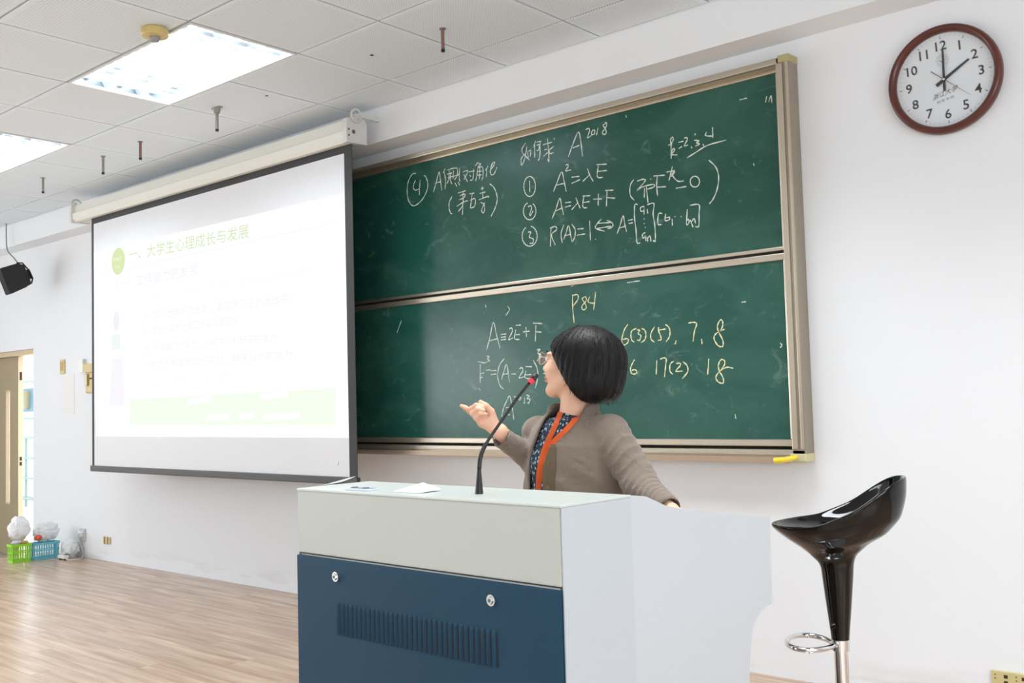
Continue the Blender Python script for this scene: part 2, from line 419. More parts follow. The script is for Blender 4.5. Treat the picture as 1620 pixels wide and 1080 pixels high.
bm = B(); box(bm, -11.6, 3.1, -5.5, WY+.24, LF-.1, LF); struct(obj('floor', bm, LOWFLOOR))
bm = B(); box(bm, -9.065, -9.05, .7, WY, LF, -.002); box(bm, -9.065, 3.1, .685, .7, LF, -.002)
struct(obj('trim_2', bm, mat('step_edge', (150, 118, 96), .5)))

# doorway: head and jamb lining, closed left leaf, right leaf swung outward, terrace beyond
DW = mat('tan_wood_door', (166, 149, 118), .45, var=(4, .05), bump=(6, .1, (12, 12, 1)))
DE = mat('pale_door_edge', (214, 192, 158), .45)
bm = B(); box(bm, DX0, DX1, WY+.05, WY+.19, DZ-.045, DZ-.001); box(bm, DX0, DX0+.04, WY+.05, WY+.19, LF, DZ-.045); box(bm, DX1-.02, DX1, WY+.19, WY+.235, LF, DZ-.045)
struct(obj('trim_3', bm, DE))
leaf_y = WY+.11; xr = aty(29, 700, leaf_y)[0]
door = bpy.data.objects.new('door_1', None); link(door); struct(door); door.location = (xr, leaf_y, LF)
bm = B(); lw = .74; H = DZ-.05-LF
gx0, gx1 = aty(10, 700, leaf_y)[0]-xr, aty(17, 700, leaf_y)[0]-xr
gz0, gz1 = aty(14, 797, leaf_y)[2]-LF, aty(14, 617, leaf_y)[2]-LF
box(bm, -lw, gx0, 0, .045, .006, H); box(bm, gx1, -.003, 0, .045, .006, H); box(bm, gx0, gx1, 0, .045, .006, gz0); box(bm, gx0, gx1, 0, .045, gz1, H)
obj('leaf_panel', bm, DW, door)
bm = B(); box(bm, -.003, 0, 0, .045, .006, H); o = obj('leaf_edge', bm, DE, door); o['label'] = 'pale edge of the door leaf with lock plates'
bm = B(); box(bm, gx0, gx0+.006, -.006, .05, gz0, gz1); box(bm, gx1-.006, gx1, -.006, .05, gz0, gz1); box(bm, gx0+.006, gx1-.006, -.006, .05, gz0, gz0+.012); box(bm, gx0+.006, gx1-.006, -.006, .05, gz1-.012, gz1)
obj('window_bead', bm, DE, door)
bm = B(); box(bm, gx0+.006, gx1-.006, .018, .024, gz0+.012, gz1-.012); o = obj('glass_strip', bm, mat('door_glass', (240, 248, 245), .08, trans=.9, alpha=.25), door)
for v, hh in ((725, .022), (733, .022), (593, .05)):
    z = aty(31, v, leaf_y)[2]-LF; bm = B(); box(bm, -.0005, .003, .012, .033, z-hh, z+hh*.6); obj('lock_plate', bm, mat('dark_latch', (52, 38, 32), .4, .5), door)

# terrace beyond the doorway
OUTW = mat('sunlit_render', (240, 240, 238), .8)
bm = B(); box(bm, -24, -7, WY+.24, 14, LF-.12, LF-.02); struct(obj('floor', bm, mat('terrace_paving', (226, 214, 206), .7, var=(2, .05))))
TEAL = mat('teal_railing_paint', (121, 143, 136), .6)
ry = 6.6
rail = empty('railing', 'pale teal metal railing on the terrace outside the open door', 'railing', (aty(41, 700, ry)[0], ry, LF-.02))
z_t, z_b = aty(42, 690, ry)[2]-LF, aty(42, 786, ry)[2]-LF
for z in (z_t, (z_t*2+z_b)/3, (z_t+2*z_b)/3, z_b):
    bm = B(); box(bm, -2.4, 2.4, -.02, .02, z-.018, z+.018, .004); obj('rail_bar', bm, TEAL, rail)
for i in range(13):
    bm = B(); box(bm, -2.4+i*.4-.015, -2.4+i*.4+.015, -.015, .015, 0, z_t, .003); obj('baluster', bm, TEAL, rail)
bm = B(); p = aty(41, 791, 7.2); box(bm, p[0]-3, p[0]+3, 7.1, 7.4, LF-.02, p[2]+.02, .01)
tag(obj('low_wall', bm, mat('pink_coping', (133, 121, 115), .7)), 'low pinkish wall behind the teal railing on the terrace', 'low wall')
sy = 8.4; p0, p1 = aty(36, 650, sy), aty(49, 612, sy)
sb = empty('notice_board', 'blue notice board with a yellow shape standing outside the door', 'notice board', ((p0[0]+p1[0])/2, sy, LF-.02))
cx = (p0[0]+p1[0])/2
bm = B(); box(bm, -.5, .5, 0, .04, p0[2]-LF, p1[2]-LF, .005); obj('panel', bm, mat('blue_print', (87, 118, 131), .5), sb)
bm = B(); cyl(bm, (.04, -.002, p0[2]-LF+.06), (.04, -.002, p0[2]-LF+.4), .07, .1, 12); obj('printed_shape', bm, mat('yellow_print', (137, 131, 104), .5), sb)
for s in (-.47, .47):
    bm = B(); cyl(bm, (s, .02, 0), (s, .02, p1[2]-LF+.1), .03); obj('post', bm, TEAL, sb)
for v in (602, 660):
    bm = B(); z = aty(41, v, sy-.3)[2]-LF; cyl(bm, (-1.5, -.3, z), (1.5, -.3, z), .02); obj('cross_bar', bm, TEAL, sb)
for s in (-1.4, 1.4):
    bm = B(); cyl(bm, (s, -.3, 0), (s, -.3, z_t+1.2), .025); obj('frame_post', bm, TEAL, sb)

# ================================================================== CEILING LIGHTS
REFL = mat('brushed_reflector', (170, 178, 184), .35, .8); LOUV = mat('satin_louvre', (196, 203, 208), .35, .6)
TUBE = emis('lit_fluorescent_tube', (236, 247, 255), 42)
def troffer(i0, label):
    t = empty('ceiling_light', label, 'ceiling light', (X0+(i0+1)*TS, YA+.5*TS, CEIL), 0, 'recessed fluorescent lights in the ceiling')
    hw, hh = .592, .292
    bm = B()
    box(bm, -hw, hw, -hh, -hh+.012, -.004, .012); box(bm, -hw, hw, hh-.012, hh, -.004, .012)
    box(bm, -hw, -hw+.012, -hh+.012, hh-.012, -.004, .012); box(bm, hw-.012, hw, -hh+.012, hh-.012, -.004, .012)
    obj('frame', bm, mat('white_trim_frame', (238, 238, 236), .4), t)
    bm = B(); box(bm, -hw, hw, -hh, hh, .078, .082); box(bm, -hw, hw, -hh, -hh+.003, .012, .078); box(bm, -hw, hw, hh-.003, hh, .012, .078)
    box(bm, -hw, -hw+.003, -hh+.003, hh-.003, .012, .078); box(bm, hw-.003, hw, -hh+.003, hh-.003, .012, .078)
    obj('housing', bm, REFL, t)
    for q in (-.19, 0, .19):
        bm = B(); cyl(bm, (-.53, q, .052), (.53, q, .052), .014, n=12); obj('tube', bm, TUBE, t)
        for s in (-1, 1):
            bm = B(); cyl(bm, (s*.53, q, .052), (s*.575, q, .052), .016, n=10); obj('lamp_holder', bm, WHITEP, t)
    for q in (-.095, .095):
        bm = B(); prism(bm, [(q-.026, .046), (q, .006), (q+.026, .046)], -hw+.012, hw-.012); obj('long_reflector', bm, LOUV, t)
    for i in range(1, 13):
        x = -hw+.02+i*(2*hw-.04)/13
        for (a, b) in ((-.278, -.1), (-.085, .085), (.1, .278)):
            bm = B(); prism(bm, [(x-.003, .026), (x, .008), (x+.003, .026)], a, b, 'y'); obj('louvre_blade', bm, LOUV, t)
    return t
troffer(-1, 'lit rectangular louvred ceiling light that is wholly visible, beside the smoke detector')
troffer(-5, 'lit ceiling light cut off by the left edge of the photo')
for (xx) in (X0, X0-4*TS):     # the light those two fixtures throw into the room, at their tubes
    pass

# ================================================================== smoke detector, hanger rods, holes
p = atz(245, 46, CEIL)
t = empty('smoke_detector', 'yellowed round smoke detector on the ceiling beside the large light', 'smoke detector', p)
bm = B(); lathe(bm, [(.058, 0), (.062, -.006), (.062, -.028), (.056, -.036), (.03, -.038)][::-1]); obj('base', bm, mat('aged_cream_plastic', (208, 186, 122), .5), t, smooth=False)
bm = B(); lathe(bm, [(.024, -.038), (.024, -.046), (.017, -.058), (.008, -.06)][::-1], n=20); obj('sensor_cap', bm, mat('grey_plastic', (150, 150, 148), .5), t)
rods = [((343, 170), 'hanger rod with a flange hanging nearest the screen housing, longest of the row', 36, True, 0), ((700, 45), 'reddish hanger rod hanging from the ceiling above the blackboard', 35, False, 1),
        ((222, 224), 'rusty hanger rod over the middle of the projection screen', 27, False, 1), ((163, 247), 'grey hanger rod above the left half of the projection screen', 27, False, 0),
        ((68, 281), 'grey hanger rod farthest left that shows its whole length', 23, False, 0)]
for (uv, lab, lp, fl, rust) in rods:
    p = atz(*uv, CEIL); p[2] = CEIL; d = (p-EYE) @ CF; L = lp*d/FPX
    t = empty('hanger_rod', lab, 'hanger rod', p, 0, 'hanger rods in the ceiling')
    bm = B(); cyl(bm, (0, 0, -L), (0, 0, 0), .0085 if not fl else .009, n=12); obj('rod', bm, mat('rusty_steel', (142, 108, 98), .5, .4) if rust else mat('zinc_steel', (150, 148, 140), .45, .5), t)
    bm = B(); cyl(bm, (0, 0, -L-.008), (0, 0, -L+.004), .0095, n=12); obj('end_nut', bm, mat('dark_steel', (50, 48, 46), .5, .6), t)
    if fl:
        bm = B(); box(bm, -.04, .04, -.012, .012, -.008, 0, .002); cyl(bm, (0, 0, -.035), (0, 0, -.008), .016, .022, 12); obj('flange', bm, mat('zinc_steel', (150, 148, 140), .45, .5), t)
    else:
        bm = B(); cyl(bm, (0, 0, -.004), (0, 0, 0), .016, n=14); obj('collar', bm, mat('zinc_steel', (150, 148, 140), .45, .5), t)
for (uv, lab) in (((588, 87), 'small dark bolt hole in the ceiling tile above the screen end'), ((422, 151), 'small dark bolt hole in the tile between light and screen end'),):
    p = atz(*uv, CEIL); bm = B(); cyl(bm, (0, 0, -.001), (0, 0, .0005), .0085, n=14); tag(obj('bolt_anchor', bm, BLACKM, loc=(p[0], p[1], CEIL-.0015)), lab, 'anchor')

# ================================================================== BLACKBOARD
fx = aty(1262, 112, WY)[0]                                # right side of the board body
def y_from_x(u, v, x): d = ray(u, v); return x*d[1]/d[0]
FY = y_from_x(1248, 100, fx)                              # front of the frame
FY = max(WY-.16, min(FY, WY-.07))
XR = fx; XL = -5.9
ZT = aty(1240, 88, FY)[2]; ZB = aty(1272, 722, FY)[2]; ZTR = aty(1262, 733, FY-.03)[2]
bb = empty('blackboard', 'large green sliding blackboard in an aluminium frame covered with chalk writing', 'blackboard', (0, 0, 0))
def bp(name, x0, x1, y0, y1, z0, z1, m, bev=.004, lab=None):
    bm = B(); box(bm, x0, x1, y0, y1, z0, z1, bev); o = obj(name, bm, m, bb)
    if lab: o['label'] = lab
    return o
bp('back_panel', XL+.01, XR-.01, WY-.012, WY-.001, ZB+.02, ZT-.02, mat('dark_backing', (40, 38, 32), .7), 0)
bp('top_rail', XL, XR-.004, FY, WY-.001, ZT-.028, ZT, ALU)
xo = aty(1240, 300, FY)[0]
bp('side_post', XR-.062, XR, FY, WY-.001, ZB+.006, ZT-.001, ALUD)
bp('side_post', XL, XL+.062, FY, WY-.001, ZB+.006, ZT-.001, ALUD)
bp('post_ridge', XR-.058, XR-.03, FY-.008, FY, ZB+.03, ZT-.03, ALU, .003)
bp('post_ridge', XR-.018, XR-.004, FY-.005, FY, ZB+.03, ZT-.01, ALU, .002)
bp('bottom_rail', XL, XR-.002, FY, WY-.001, ZB-.012, aty(1000, 708, FY)[2], ALU)
bp('bottom_rail_ridge', XL, XR-.07, FY-.006, FY, ZB+.004, ZB+.010, ALU, .002)
bm = B(); prism(bm, [(FY-.055, ZTR+.028), (FY-.05, ZTR+.004), (FY-.03, ZTR), (FY+.02, ZTR+.006), (FY+.02, ZB-.01), (FY+.001, ZB-.01), (FY+.001, ZTR+.02), (FY-.046, ZTR+.014), (FY-.05, ZTR+.028)], XL, XR-.07)
obj('chalk_tray', bm, ALU, bb)
p0, p1 = aty(1246, 729, FY-.05), aty(1268, 723, FY-.02)
bm = B(); tube(bm, [(XR-.115, FY-.062, ZTR+.012), (XR-.085, FY-.056, ZTR+.015), (XR-.055, FY-.034, ZTR+.020), (XR-.035, FY-.012, ZTR+.026)], [.013, .0125, .011, .009], 10)
obj('yellow_end_cap', bm, mat('yellow_tape', (240, 214, 60), .5), bb)['label'] = 'yellow cap at the end of the chalk tray'
bm = B(); box(bm, XR-.075, XR+.002, FY-.004, WY-.002, ZB-.022, ZB+.012, .005); obj('corner_cap', bm, mat('cream_corner', (206, 200, 158), .5), bb)
bm = B(); box(bm, XR-.05, XR+.003, FY-.006, WY-.002, ZT-.028, ZT+.006, .006); obj('corner_cap', bm, mat('olive_corner', (176, 164, 118), .5), bb)
# upper sliding panel (rear track) and lower one (front track)
UY, LY = FY+.07, FY+.028

uz1, uz0 = aty(1228, 116, UY)[2], aty(900, 434, UY)[2]
ux1 = aty(1236, 300, UY)[0]
lz1, lz0 = aty(1000, 440, LY)[2]-.0, aty(900, 693, LY)[2]
lx1 = aty(1247, 560, LY)[0]
def panel(name, x0, x1, y, z0, z1, wf):
    bm = B(); box(bm, x0, x1, y, y+.02, z0, z1); o = obj(name, bm, BOARD, bb)
    for (a, b, c, d, n) in ((x0-wf, x1+wf, z1, z1+wf, 'panel_rail'), (x0-wf, x1+wf, z0-wf, z0, 'panel_rail'), (x1, x1+wf, z0, z1, 'panel_stile'), (x0-wf, x0, z0, z1, 'panel_stile')):
        bm = B(); box(bm, a, b, y-.012, y+.028, c, d, .004); obj(n, bm, ALU, o)
    return o
up = panel('upper_panel', XL+.11, ux1, UY, uz0, uz1, .017)
lo = panel('lower_panel', XL+.09, lx1, LY, lz0, lz1, .03)

# chalk handwriting, laid on the two panels as thin raised strokes
def circ(cx, cy, rx, ry, a0=-100, a1=255, n=18):
    return [(cx+rx*math.cos(math.radians(a0+(a1-a0)*i/n)), cy+ry*math.sin(math.radians(a0+(a1-a0)*i/n))) for i in range(n+1)]
def chalk(name, strokes, crop, parent, y, wd, m=CHALK):
    ox, oy, s = crop; bm = B()
    for st in strokes:
        if len(st) == 1: st = [st[0], (st[0][0]+s*.6, st[0][1]+s*1.2)]
        pts = [np.array([ox+a/s, oy+b/s]) for a, b in st]
        W = [aty(q[0], q[1], y-.0006) for q in pts]
        if len(W) > 2: W = spline(W, (len(W)-1)*4)
        else: W = spline(W, 4)
        n = len(W); L, R_ = [], []
        for i, q in enumerate(W):
            t = W[min(i+1, n-1)]-W[max(i-1, 0)]; t = t/(np.linalg.norm(t)+1e-9); sd = np.array([-t[2], 0, t[0]])
            h = wd*(.5+.17*math.sin(i*1.7+len(st)))*(.75 if i in (0, n-1) else 1)
            L.append(bm.verts.new(q+sd*h)); R_.append(bm.verts.new(q-sd*h))
        for i in range(n-1): bm.faces.new((L[i], L[i+1], R_[i+1], R_[i]))
    o = obj(name, bm, m, parent); return o
C1 = (630, 240, 6.748); C2 = (800, 180, 4.909); C3 = (960, 190, 5.4); C4 = (740, 450, 4.695); C5 = (720, 620, 9.815); C6 = (960, 490, 7.364)
wu = .0054
S = [[(190,230),(150,240),(110,310),(95,410),(110,520),(155,575),(210,555),(270,490),(310,400),(315,330),(295,270),(275,250)],
 [(185,300),(165,350),(160,385),(185,410),(225,395)],[(235,300),(228,380),(225,465)],
 [(375,430),(405,330),(435,215),(450,300),(465,410)],[(395,335),(450,320)],
 [(500,180),(480,225)],[(490,215),(505,300),(500,400)],[(525,195),(590,175),(630,175)],[(545,200),(540,290),(520,340)],[(520,240),(575,228)],[(560,215),(555,300),(575,345)],[(530,280),(580,262)],[(590,200),(585,290)],
 [(632,180),(630,250),(600,300)],[(590,262),(645,245)],[(605,330),(625,370)],[(640,320),(655,355)],[(655,170),(650,260),(658,320)],
 [(690,215),(745,205),(700,300)],[(700,240),(740,320)],[(755,215),(815,203)],[(802,180),(797,290),(765,305)],[(762,245),(775,265)],
 [(850,110),(825,150)],[(850,125),(880,130),(850,165)],[(850,170),(840,250),(825,315)],[(850,170),(900,165),(905,260),(890,305)],[(850,210),(892,205)],[(848,250),(892,245)],[(870,170),(868,290)],
 [(960,150),(930,200)],[(945,180),(940,270)],[(1000,120),(985,200),(990,240),(1020,240),(1055,165)],[(975,215),(1030,125),(1015,112),(1000,150)]]
chalk('chalk_writing', S, C1, up, UY, wu)
S = [[(575,475),(545,540),(545,610),(560,655),(575,660)],[(640,440),(720,415)],[(655,470),(712,450),(700,490),(650,512)],[(690,430),(690,560),(640,640)],[(625,582),(700,535),(745,522)],[(690,560),(685,672)],
 [(760,450),(812,440)],[(790,445),(770,600)],[(765,520),(820,500),(815,580),(770,602)],[(882,395),(912,385)],[(895,370),(900,410)],[(870,445),(930,428)],[(860,512),(960,475),(960,490)],[(900,430),(905,500)],[(925,540),(890,620),(905,652),(922,620),(915,560),(880,540)],
 [(975,340),(1020,380),(1050,450),(1055,530),(1030,610),(990,690)]]
chalk('chalk_writing', S, C1, up, UY, wu)
S = [circ(1403,370,62,107),[(1402,310),(1405,430)],circ(1403,633,67,92,-60,250),[(1385,590),(1410,575),(1425,600),(1405,660),(1410,680),(1440,630)],circ(1403,900,80,107,-80,240),[(1385,860),(1415,855),(1400,910),(1440,930),(1435,975),(1405,975)]]
chalk('chalk_numbering', S, C1, up, UY, wu)
S = [[(155,225),(125,290),(188,362)],[(165,250),(150,340),(125,400),(120,350),(150,310)],[(172,300),(175,345)],[(170,295),(195,285),(190,335)],
 [(232,210),(218,255)],[(225,240),(225,340)],[(240,220),(275,213)],[(240,245),(262,240),(255,280),(240,285)],[(267,218),(265,330),(250,365)],
 [(290,240),(360,220)],[(325,190),(337,365),(325,350)],[(300,280),(320,275)],[(295,330),(325,300)],[(375,252),(340,282),(345,310),(372,300)],[(375,187),(378,200)],
 [(487,335),(520,240),(565,140),(585,230),(597,330)],[(520,265),(572,245)],
 [(620,125),(640,113),(652,130),(635,185),(665,168)],[(675,125),(665,155),(685,160),(692,130),(675,125)],[(717,110),(705,165)],[(782,72),(755,90),(775,115),(780,150),(760,160),(752,140),(775,110),(785,75),(770,65)]]
chalk('chalk_writing', S, C2, up, UY, wu)
S = [[(370,605),(400,530),(435,450),(455,530),(470,603)],[(390,555),(450,540)],[(465,400),(480,392),(485,410),(465,442),(508,435)],[(512,492),(572,485)],[(512,540),(578,510)],
 [(635,425),(655,480),(680,525)],[(650,475),(598,525)],[(705,395),(785,390)],[(720,400),(710,470),(720,495),(755,492)],[(712,447),(787,440)]]
chalk('chalk_formula', S, C2, up, UY, wu)
S = [[(360,815),(390,740),(420,655),(435,720),(450,785)],[(385,755),(440,730)],[(462,690),(507,685)],[(462,724),(507,712)],[(545,650),(560,690),(580,735)],[(560,690),(512,745)],
 [(598,638),(657,635)],[(607,640),(598,700),(605,728),(634,728)],[(600,690),(652,680)],[(680,662),(747,660)],[(720,620),(718,712)],[(773,595),(837,592)],[(787,600),(782,718)],[(785,650),(850,655)]]
chalk('chalk_formula', S, C2, up, UY, wu)
S = [[(352,885),(348,1030)],[(342,888),(385,875),(395,900),(355,940),(385,1018)],[(452,860),(430,930),(440,1003)],[(450,978),(470,920),(490,870),(513,992)],[(460,945),(507,935)],[(512,855),(540,900),(535,960),(515,995)],[(558,895),(605,890)],[(553,942),(617,932)],[(652,830),(658,982)],[(697,970)],
 [(745,815),(705,860),(700,890),(770,912)],[(715,850),(820,843)],[(710,890),(820,872)],[(785,825),(830,850),(825,880),(790,892)],
 [(865,932),(890,860),(912,790),(925,860),(940,915)],[(880,887),(935,870)],[(950,828),(987,820)],[(955,852),(987,845)],[(1025,705),(1003,705),(1000,800),(1012,900),(1020,1000),(1045,1000)]]
chalk('chalk_formula', S, C2, up, UY, wu)
S = [[(548,200),(545,165),(560,145),(568,165),(550,215),(550,330)],[(525,215),(548,205)],[(550,290),(578,258),(568,242),(550,290),(602,297)],[(612,190),(655,180)],[(615,242),(642,225)],[(660,155),(682,148),(686,170),(662,218),(692,213)],[(720,225),(728,240)],[(750,113),(757,128)],[(745,172),(788,175),(765,192),(792,202),(755,222)],[(822,203),(827,220)],[(852,100),(845,132),(908,137)],[(903,60),(905,150)],
 [(685,322),(760,275),(860,215),(1020,170)]]
chalk('chalk_formula', S, C3, up, UY, wu)
S = [[(230,505),(200,560),(200,640),(235,685)],[(260,520),(310,505),(327,520),(255,605),(300,572),(395,548),(402,570),(345,590)],[(322,580),(320,662)],[(338,570),(352,707)],[(372,500)],[(400,477),(495,470)],[(432,480),(425,560),(435,648)],[(430,572),(505,568)],
 [(560,395),(542,470),(530,517)],[(510,443),(582,430)],[(545,485),(582,442),(555,462),(605,520),(657,518)],[(590,582),(680,566)],circ(752,525,40,46),[(870,340),(930,400),(955,480),(945,580),(910,670),(875,715)]]
chalk('chalk_formula', S, C3, up, UY, wu)
S = [[(345,722),(402,712),(395,800),(410,900),(415,1000),(410,1037),(395,1025)],[(320,735),(290,745),(290,775),(315,775),(322,740),(318,805)],[(345,760),(350,797)],[(318,840)],[(318,880)],[(326,912)],[(330,958),(305,975),(310,1007),(330,990),(330,960),(335,1032)],[(347,1000),(350,1037)],[(347,1012),(370,990),(376,1037)],
 [(475,797),(442,800),(437,887),(470,890)],[(503,798),(498,855),(530,852),(537,830),(500,835)],[(558,845),(560,900)],[(580,820)],[(634,820)],[(688,760),(680,888),(704,870),(695,845),(682,862)],[(712,850),(737,915)],[(720,872),(747,840),(757,882)],[(708,727),(787,722),(788,800),(785,905),(755,908)]]
chalk('chalk_formula', S, C3, up, UY, wu)
chalk('chalk_marks', [[(1170,158),(1182,155)],[(1211,162),(1213,152)],[(1216,161),(1220,151),(1221,163)],[(990,182),(991,186)],[(1192,258),(1193,262)]], (0, 0, 1), up, UY, wu*.8)
wl = .0054
S = [[(140,487),(165,390),(190,280),(215,380),(240,472)],[(160,417),(227,400)],[(245,372),(285,365)],[(245,392),(283,387)],[(245,412),(285,405)],[(308,332),(325,320),(330,350),(303,408),(337,395)],[(358,303),(395,300)],[(357,335),(348,400),(385,408)],[(355,372),(387,370)],[(412,352),(460,345)],[(432,315),(436,390)],[(483,286),(552,290)],[(506,300),(502,422)],[(505,350),(547,353)]]
chalk('chalk_formula', S, C4, lo, LY, wl)
S = [[(75,572),(130,582),(136,572)],[(92,590),(92,730)],[(92,662),(122,655)],[(92,690),(112,688)],[(138,530),(160,535),(145,550),(162,562),(132,578)],[(135,636),(168,633)],[(170,640),(212,638)],[(170,668),(212,664)],[(272,548),(235,600),(222,680),(240,750),(266,775)],[(250,707),(270,640),(290,595),(310,727)],[(265,667),(302,660)],[(325,664),(357,664)],[(385,627),(400,615),(410,640),(380,692),(417,685)],[(430,608),(477,610)],[(433,640),(425,690),(482,702)],[(430,670),(472,668)],[(485,560),(515,620),(520,690),(500,772)],[(512,487),(537,480),(520,508),(546,530),(515,565)],[(560,660),(572,660)],[(560,628),(572,628)]]
chalk('chalk_formula', S, C4, lo, LY, wl)
S = [[(778,73),(780,180),(790,285)],[(775,82),(815,75),(818,110),(780,162)],[(878,87),(850,105),(872,140),(880,175),(855,187),(848,160),(880,120),(875,85)],[(905,90),(895,130),(947,140)],[(950,55),(945,100),(935,190)]]
chalk('chalk_writing', S, C4, lo, LY, wl, CHALKY)
S = [[(725,385),(740,290),(780,180),(845,60),(870,150),(895,290),(910,430)],[(788,242),(862,235)],[(820,352),(852,350)],[(910,70),(945,78),(952,110),(920,160),(955,150)],[(985,105),(995,80),(1022,88),(1005,122),(985,105)],[(1077,90),(1075,182)],[(1103,45),(1152,60),(1118,98),(1163,115),(1140,172),(1125,165)]]
chalk('chalk_writing', S, C5, lo, LY, wl)
S = [[(245,170),(205,230),(175,340),(185,400),(215,405),(250,370),(240,335),(185,345)],[(347,215),(295,240),(280,290),(290,350),(322,377)],[(355,235),(382,235),(365,275),(397,300),(380,355),(355,350)],[(405,215),(445,240),(455,300),(440,350),(400,380)],[(557,195),(515,270),(515,340),(557,377)],[(607,200),(600,235),(625,300),(632,345),(595,355)],[(600,237),(687,222)],[(680,170),(720,200),(737,260),(725,320),(690,370)],[(808,355),(795,402)],[(948,155),(1000,145),(1047,160),(1020,250),(1005,368)],[(1103,338),(1110,397)],
 [(1372,225),(1310,250),(1260,290),(1250,340),(1290,410),(1335,430),(1355,410),(1350,350),(1300,250),(1290,180),(1325,115),(1350,140),(1345,200),(1310,260)]]
chalk('chalk_writing', S, C6, lo, LY, wl, CHALKY)
S = [[(322,578),(290,640),(275,690),(290,740),(335,745),(350,715),(320,695),(285,710)],[(582,588),(575,752)],[(620,577),(655,560),(692,570),(685,650),(672,782)],[(782,595),(740,630),(735,710),(770,752)],[(808,627),(850,620),(855,650),(803,712),(882,712)],[(888,603),(935,650),(942,720),(878,802)],[(1188,568),(1175,752)],
 [(1472,680),(1400,668),(1320,710),(1270,780),(1290,830),(1335,855),(1360,840),(1350,780),(1310,710),(1300,640),(1330,580),(1370,590),(1370,640),(1330,700)]]
chalk('chalk_writing', S, C6, lo, LY, wl, CHALKY)
chalk('chalk_marks', [[(628,526),(635,507)],[(1234,542),(1237,546),(1234,550)],[(803,484),(806,490),(800,499)],[(768,482),(769,486)],[(757,614),(760,617)],[(903,453),(908,451)],[(1173,478),(1180,477)],[(992,447),(1012,444)],[(1163,655),(1164,662)]], (0, 0, 1), lo, LY, wl*.8)

# ================================================================== PROJECTION SCREEN
SY = 3.75
ps = empty('projection_screen', 'large pull-down projection screen showing a white slide, hanging from its ceiling housing', 'projection screen', (0, 0, 0))
c_tl, c_tr, c_bl, c_br = aty(145, 345, SY), aty(556, 226, SY), aty(149, 741, SY), aty(561, 766, SY)
xl, xr_ = c_tl[0], c_tr[0]; zt = (c_tl[2]+c_tr[2])/2; zb = (c_bl[2]+c_br[2])/2
def pb(name, x0, x1, y0, y1, z0, z1, m, bev=0):
    bm = B(); box(bm, x0, x1, y0, y1, z0, z1, bev); return obj(name, bm, m, ps)
bw = .034; tb = .05
pb('screen_back', xl, xr_, SY+.0015, SY+.003, zb, zt, DARKF)
pb('white_cloth', xl+bw, xr_-bw*2, SY-.0005, SY+.0015, zb+.03, zt-tb, SCREENW)
for (a, b, c, d) in ((xl, xl+bw, zb+.03, zt-tb), (xr_-bw*2, xr_, zb+.03, zt-tb), (xl, xr_, zt-tb, zt)):
    pb('black_border', a, b, SY-.0008, SY+.0015, c, d, DARKF)
pb('bottom_bar', xl-.01, xr_+.012, SY-.014, SY+.014, zb-.012, zb+.032, mat('charcoal_bar', (70, 68, 66), .5), .006)
# housing
cz0, cz1 = zt-.008, aty(300, 268, SY-.02)[2]
hx0, hx1 = aty(125, 335, SY)[0]+.02, aty(558, 200, SY)[0]
zm = aty(300, 281, SY-.06)[2]
bm = B(); prism(bm, [(SY-.045, cz0), (SY-.062, cz0+.02), (SY-.066, zm-.004), (SY-.056, zm), (SY-.052, zm+.006), (SY-.04, cz1-.006), (SY-.02, cz1), (SY+.06, cz1), (SY+.075, cz1-.02), (SY+.075, cz0+.01), (SY+.06, cz0), (SY+.01, cz0), (SY+.01, cz0+.01), (SY-.01, cz0+.01), (SY-.01, cz0)], hx0, hx1)
obj('housing', bm, CASEW, ps)
for (s, xx) in ((-1, hx0), (1, hx1)):
    bm = B(); prism(bm, [(SY-.07, cz0-.006), (SY-.074, cz0+.05), (SY-.07, cz1-.01), (SY-.03, cz1+.008), (SY+.06, cz1+.008), (SY+.08, cz1-.02), (SY+.08, cz0-.002)], xx, xx+s*.03); o = obj('end_cap', bm, mat('white_end_cap', (222, 222, 218), .4), ps)
    bm = B()
    for z in (cz0+.035, cz0+.07): cyl(bm, (xx+s*.03, SY-.055, z), (xx+s*.033, SY-.055, z), .006, n=10)
    cyl(bm, (xx+s*.03, SY-.02, cz0+.06), (xx+s*.034, SY-.02, cz0+.06), .012, n=12)
    obj('cap_screw', bm, mat('dark_screw', (110, 110, 108), .4, .6), ps)
    # ring shaped bracket bolted to the beam
    bm = B(); pts = [(xx+s*.045, SY-.01+.036*math.cos(a), cz1+.012+.036*math.sin(a)) for a in np.linspace(0, 2*PI, 22)[:-1]]
    tube(bm, pts, .007, 8, True); box(bm, xx+s*.045-.008, xx+s*.045+.008, SY+.02, BY, cz1+.005, cz1+.03, .002)
    cyl(bm, (xx+s*.035, SY-.02, cz1+.015), (xx+s*.055, SY-.02, cz1+.015), .008, n=10)
    obj('wall_bracket', bm, mat('white_bracket', (214, 214, 208), .4), ps)
# projected slide
def sp_(u, v, dy=0): return aty(u, v, SY-.0012-dy)
SL = emis('projected_white', (255, 255, 255), 1.12)
s00, s10, s11, s01 = sp_(158, 690.5), sp_(553.5, 692), sp_(550.5, 304.5), sp_(151, 399)
sx0, sx1 = xl+bw+.001, xr_-bw*2-.001
bm = B(); zlo = (s00[2]+s10[2])/2; f = [bm.verts.new(p) for p in ((sx0+.03, SY-.0012, zlo), (sx1, SY-.0012, zlo), (sx1, SY-.0012, s11[2]), (sx0, SY-.0012, s01[2]))]; bm.faces.new(f)
slide = obj('projected_slide', bm, SL, ps)
def poly(name, pts, m, dy=.0006, par=slide):
    bm = B(); bm.faces.new([bm.verts.new(sp_(u, v, dy)) for u, v in pts]); return obj(name, bm, m, par)
def strip(name, a, b, th, m, dy=.0006):
    poly(name, [a, b, (b[0], b[1]+th), (a[0], a[1]+th)], m, dy)
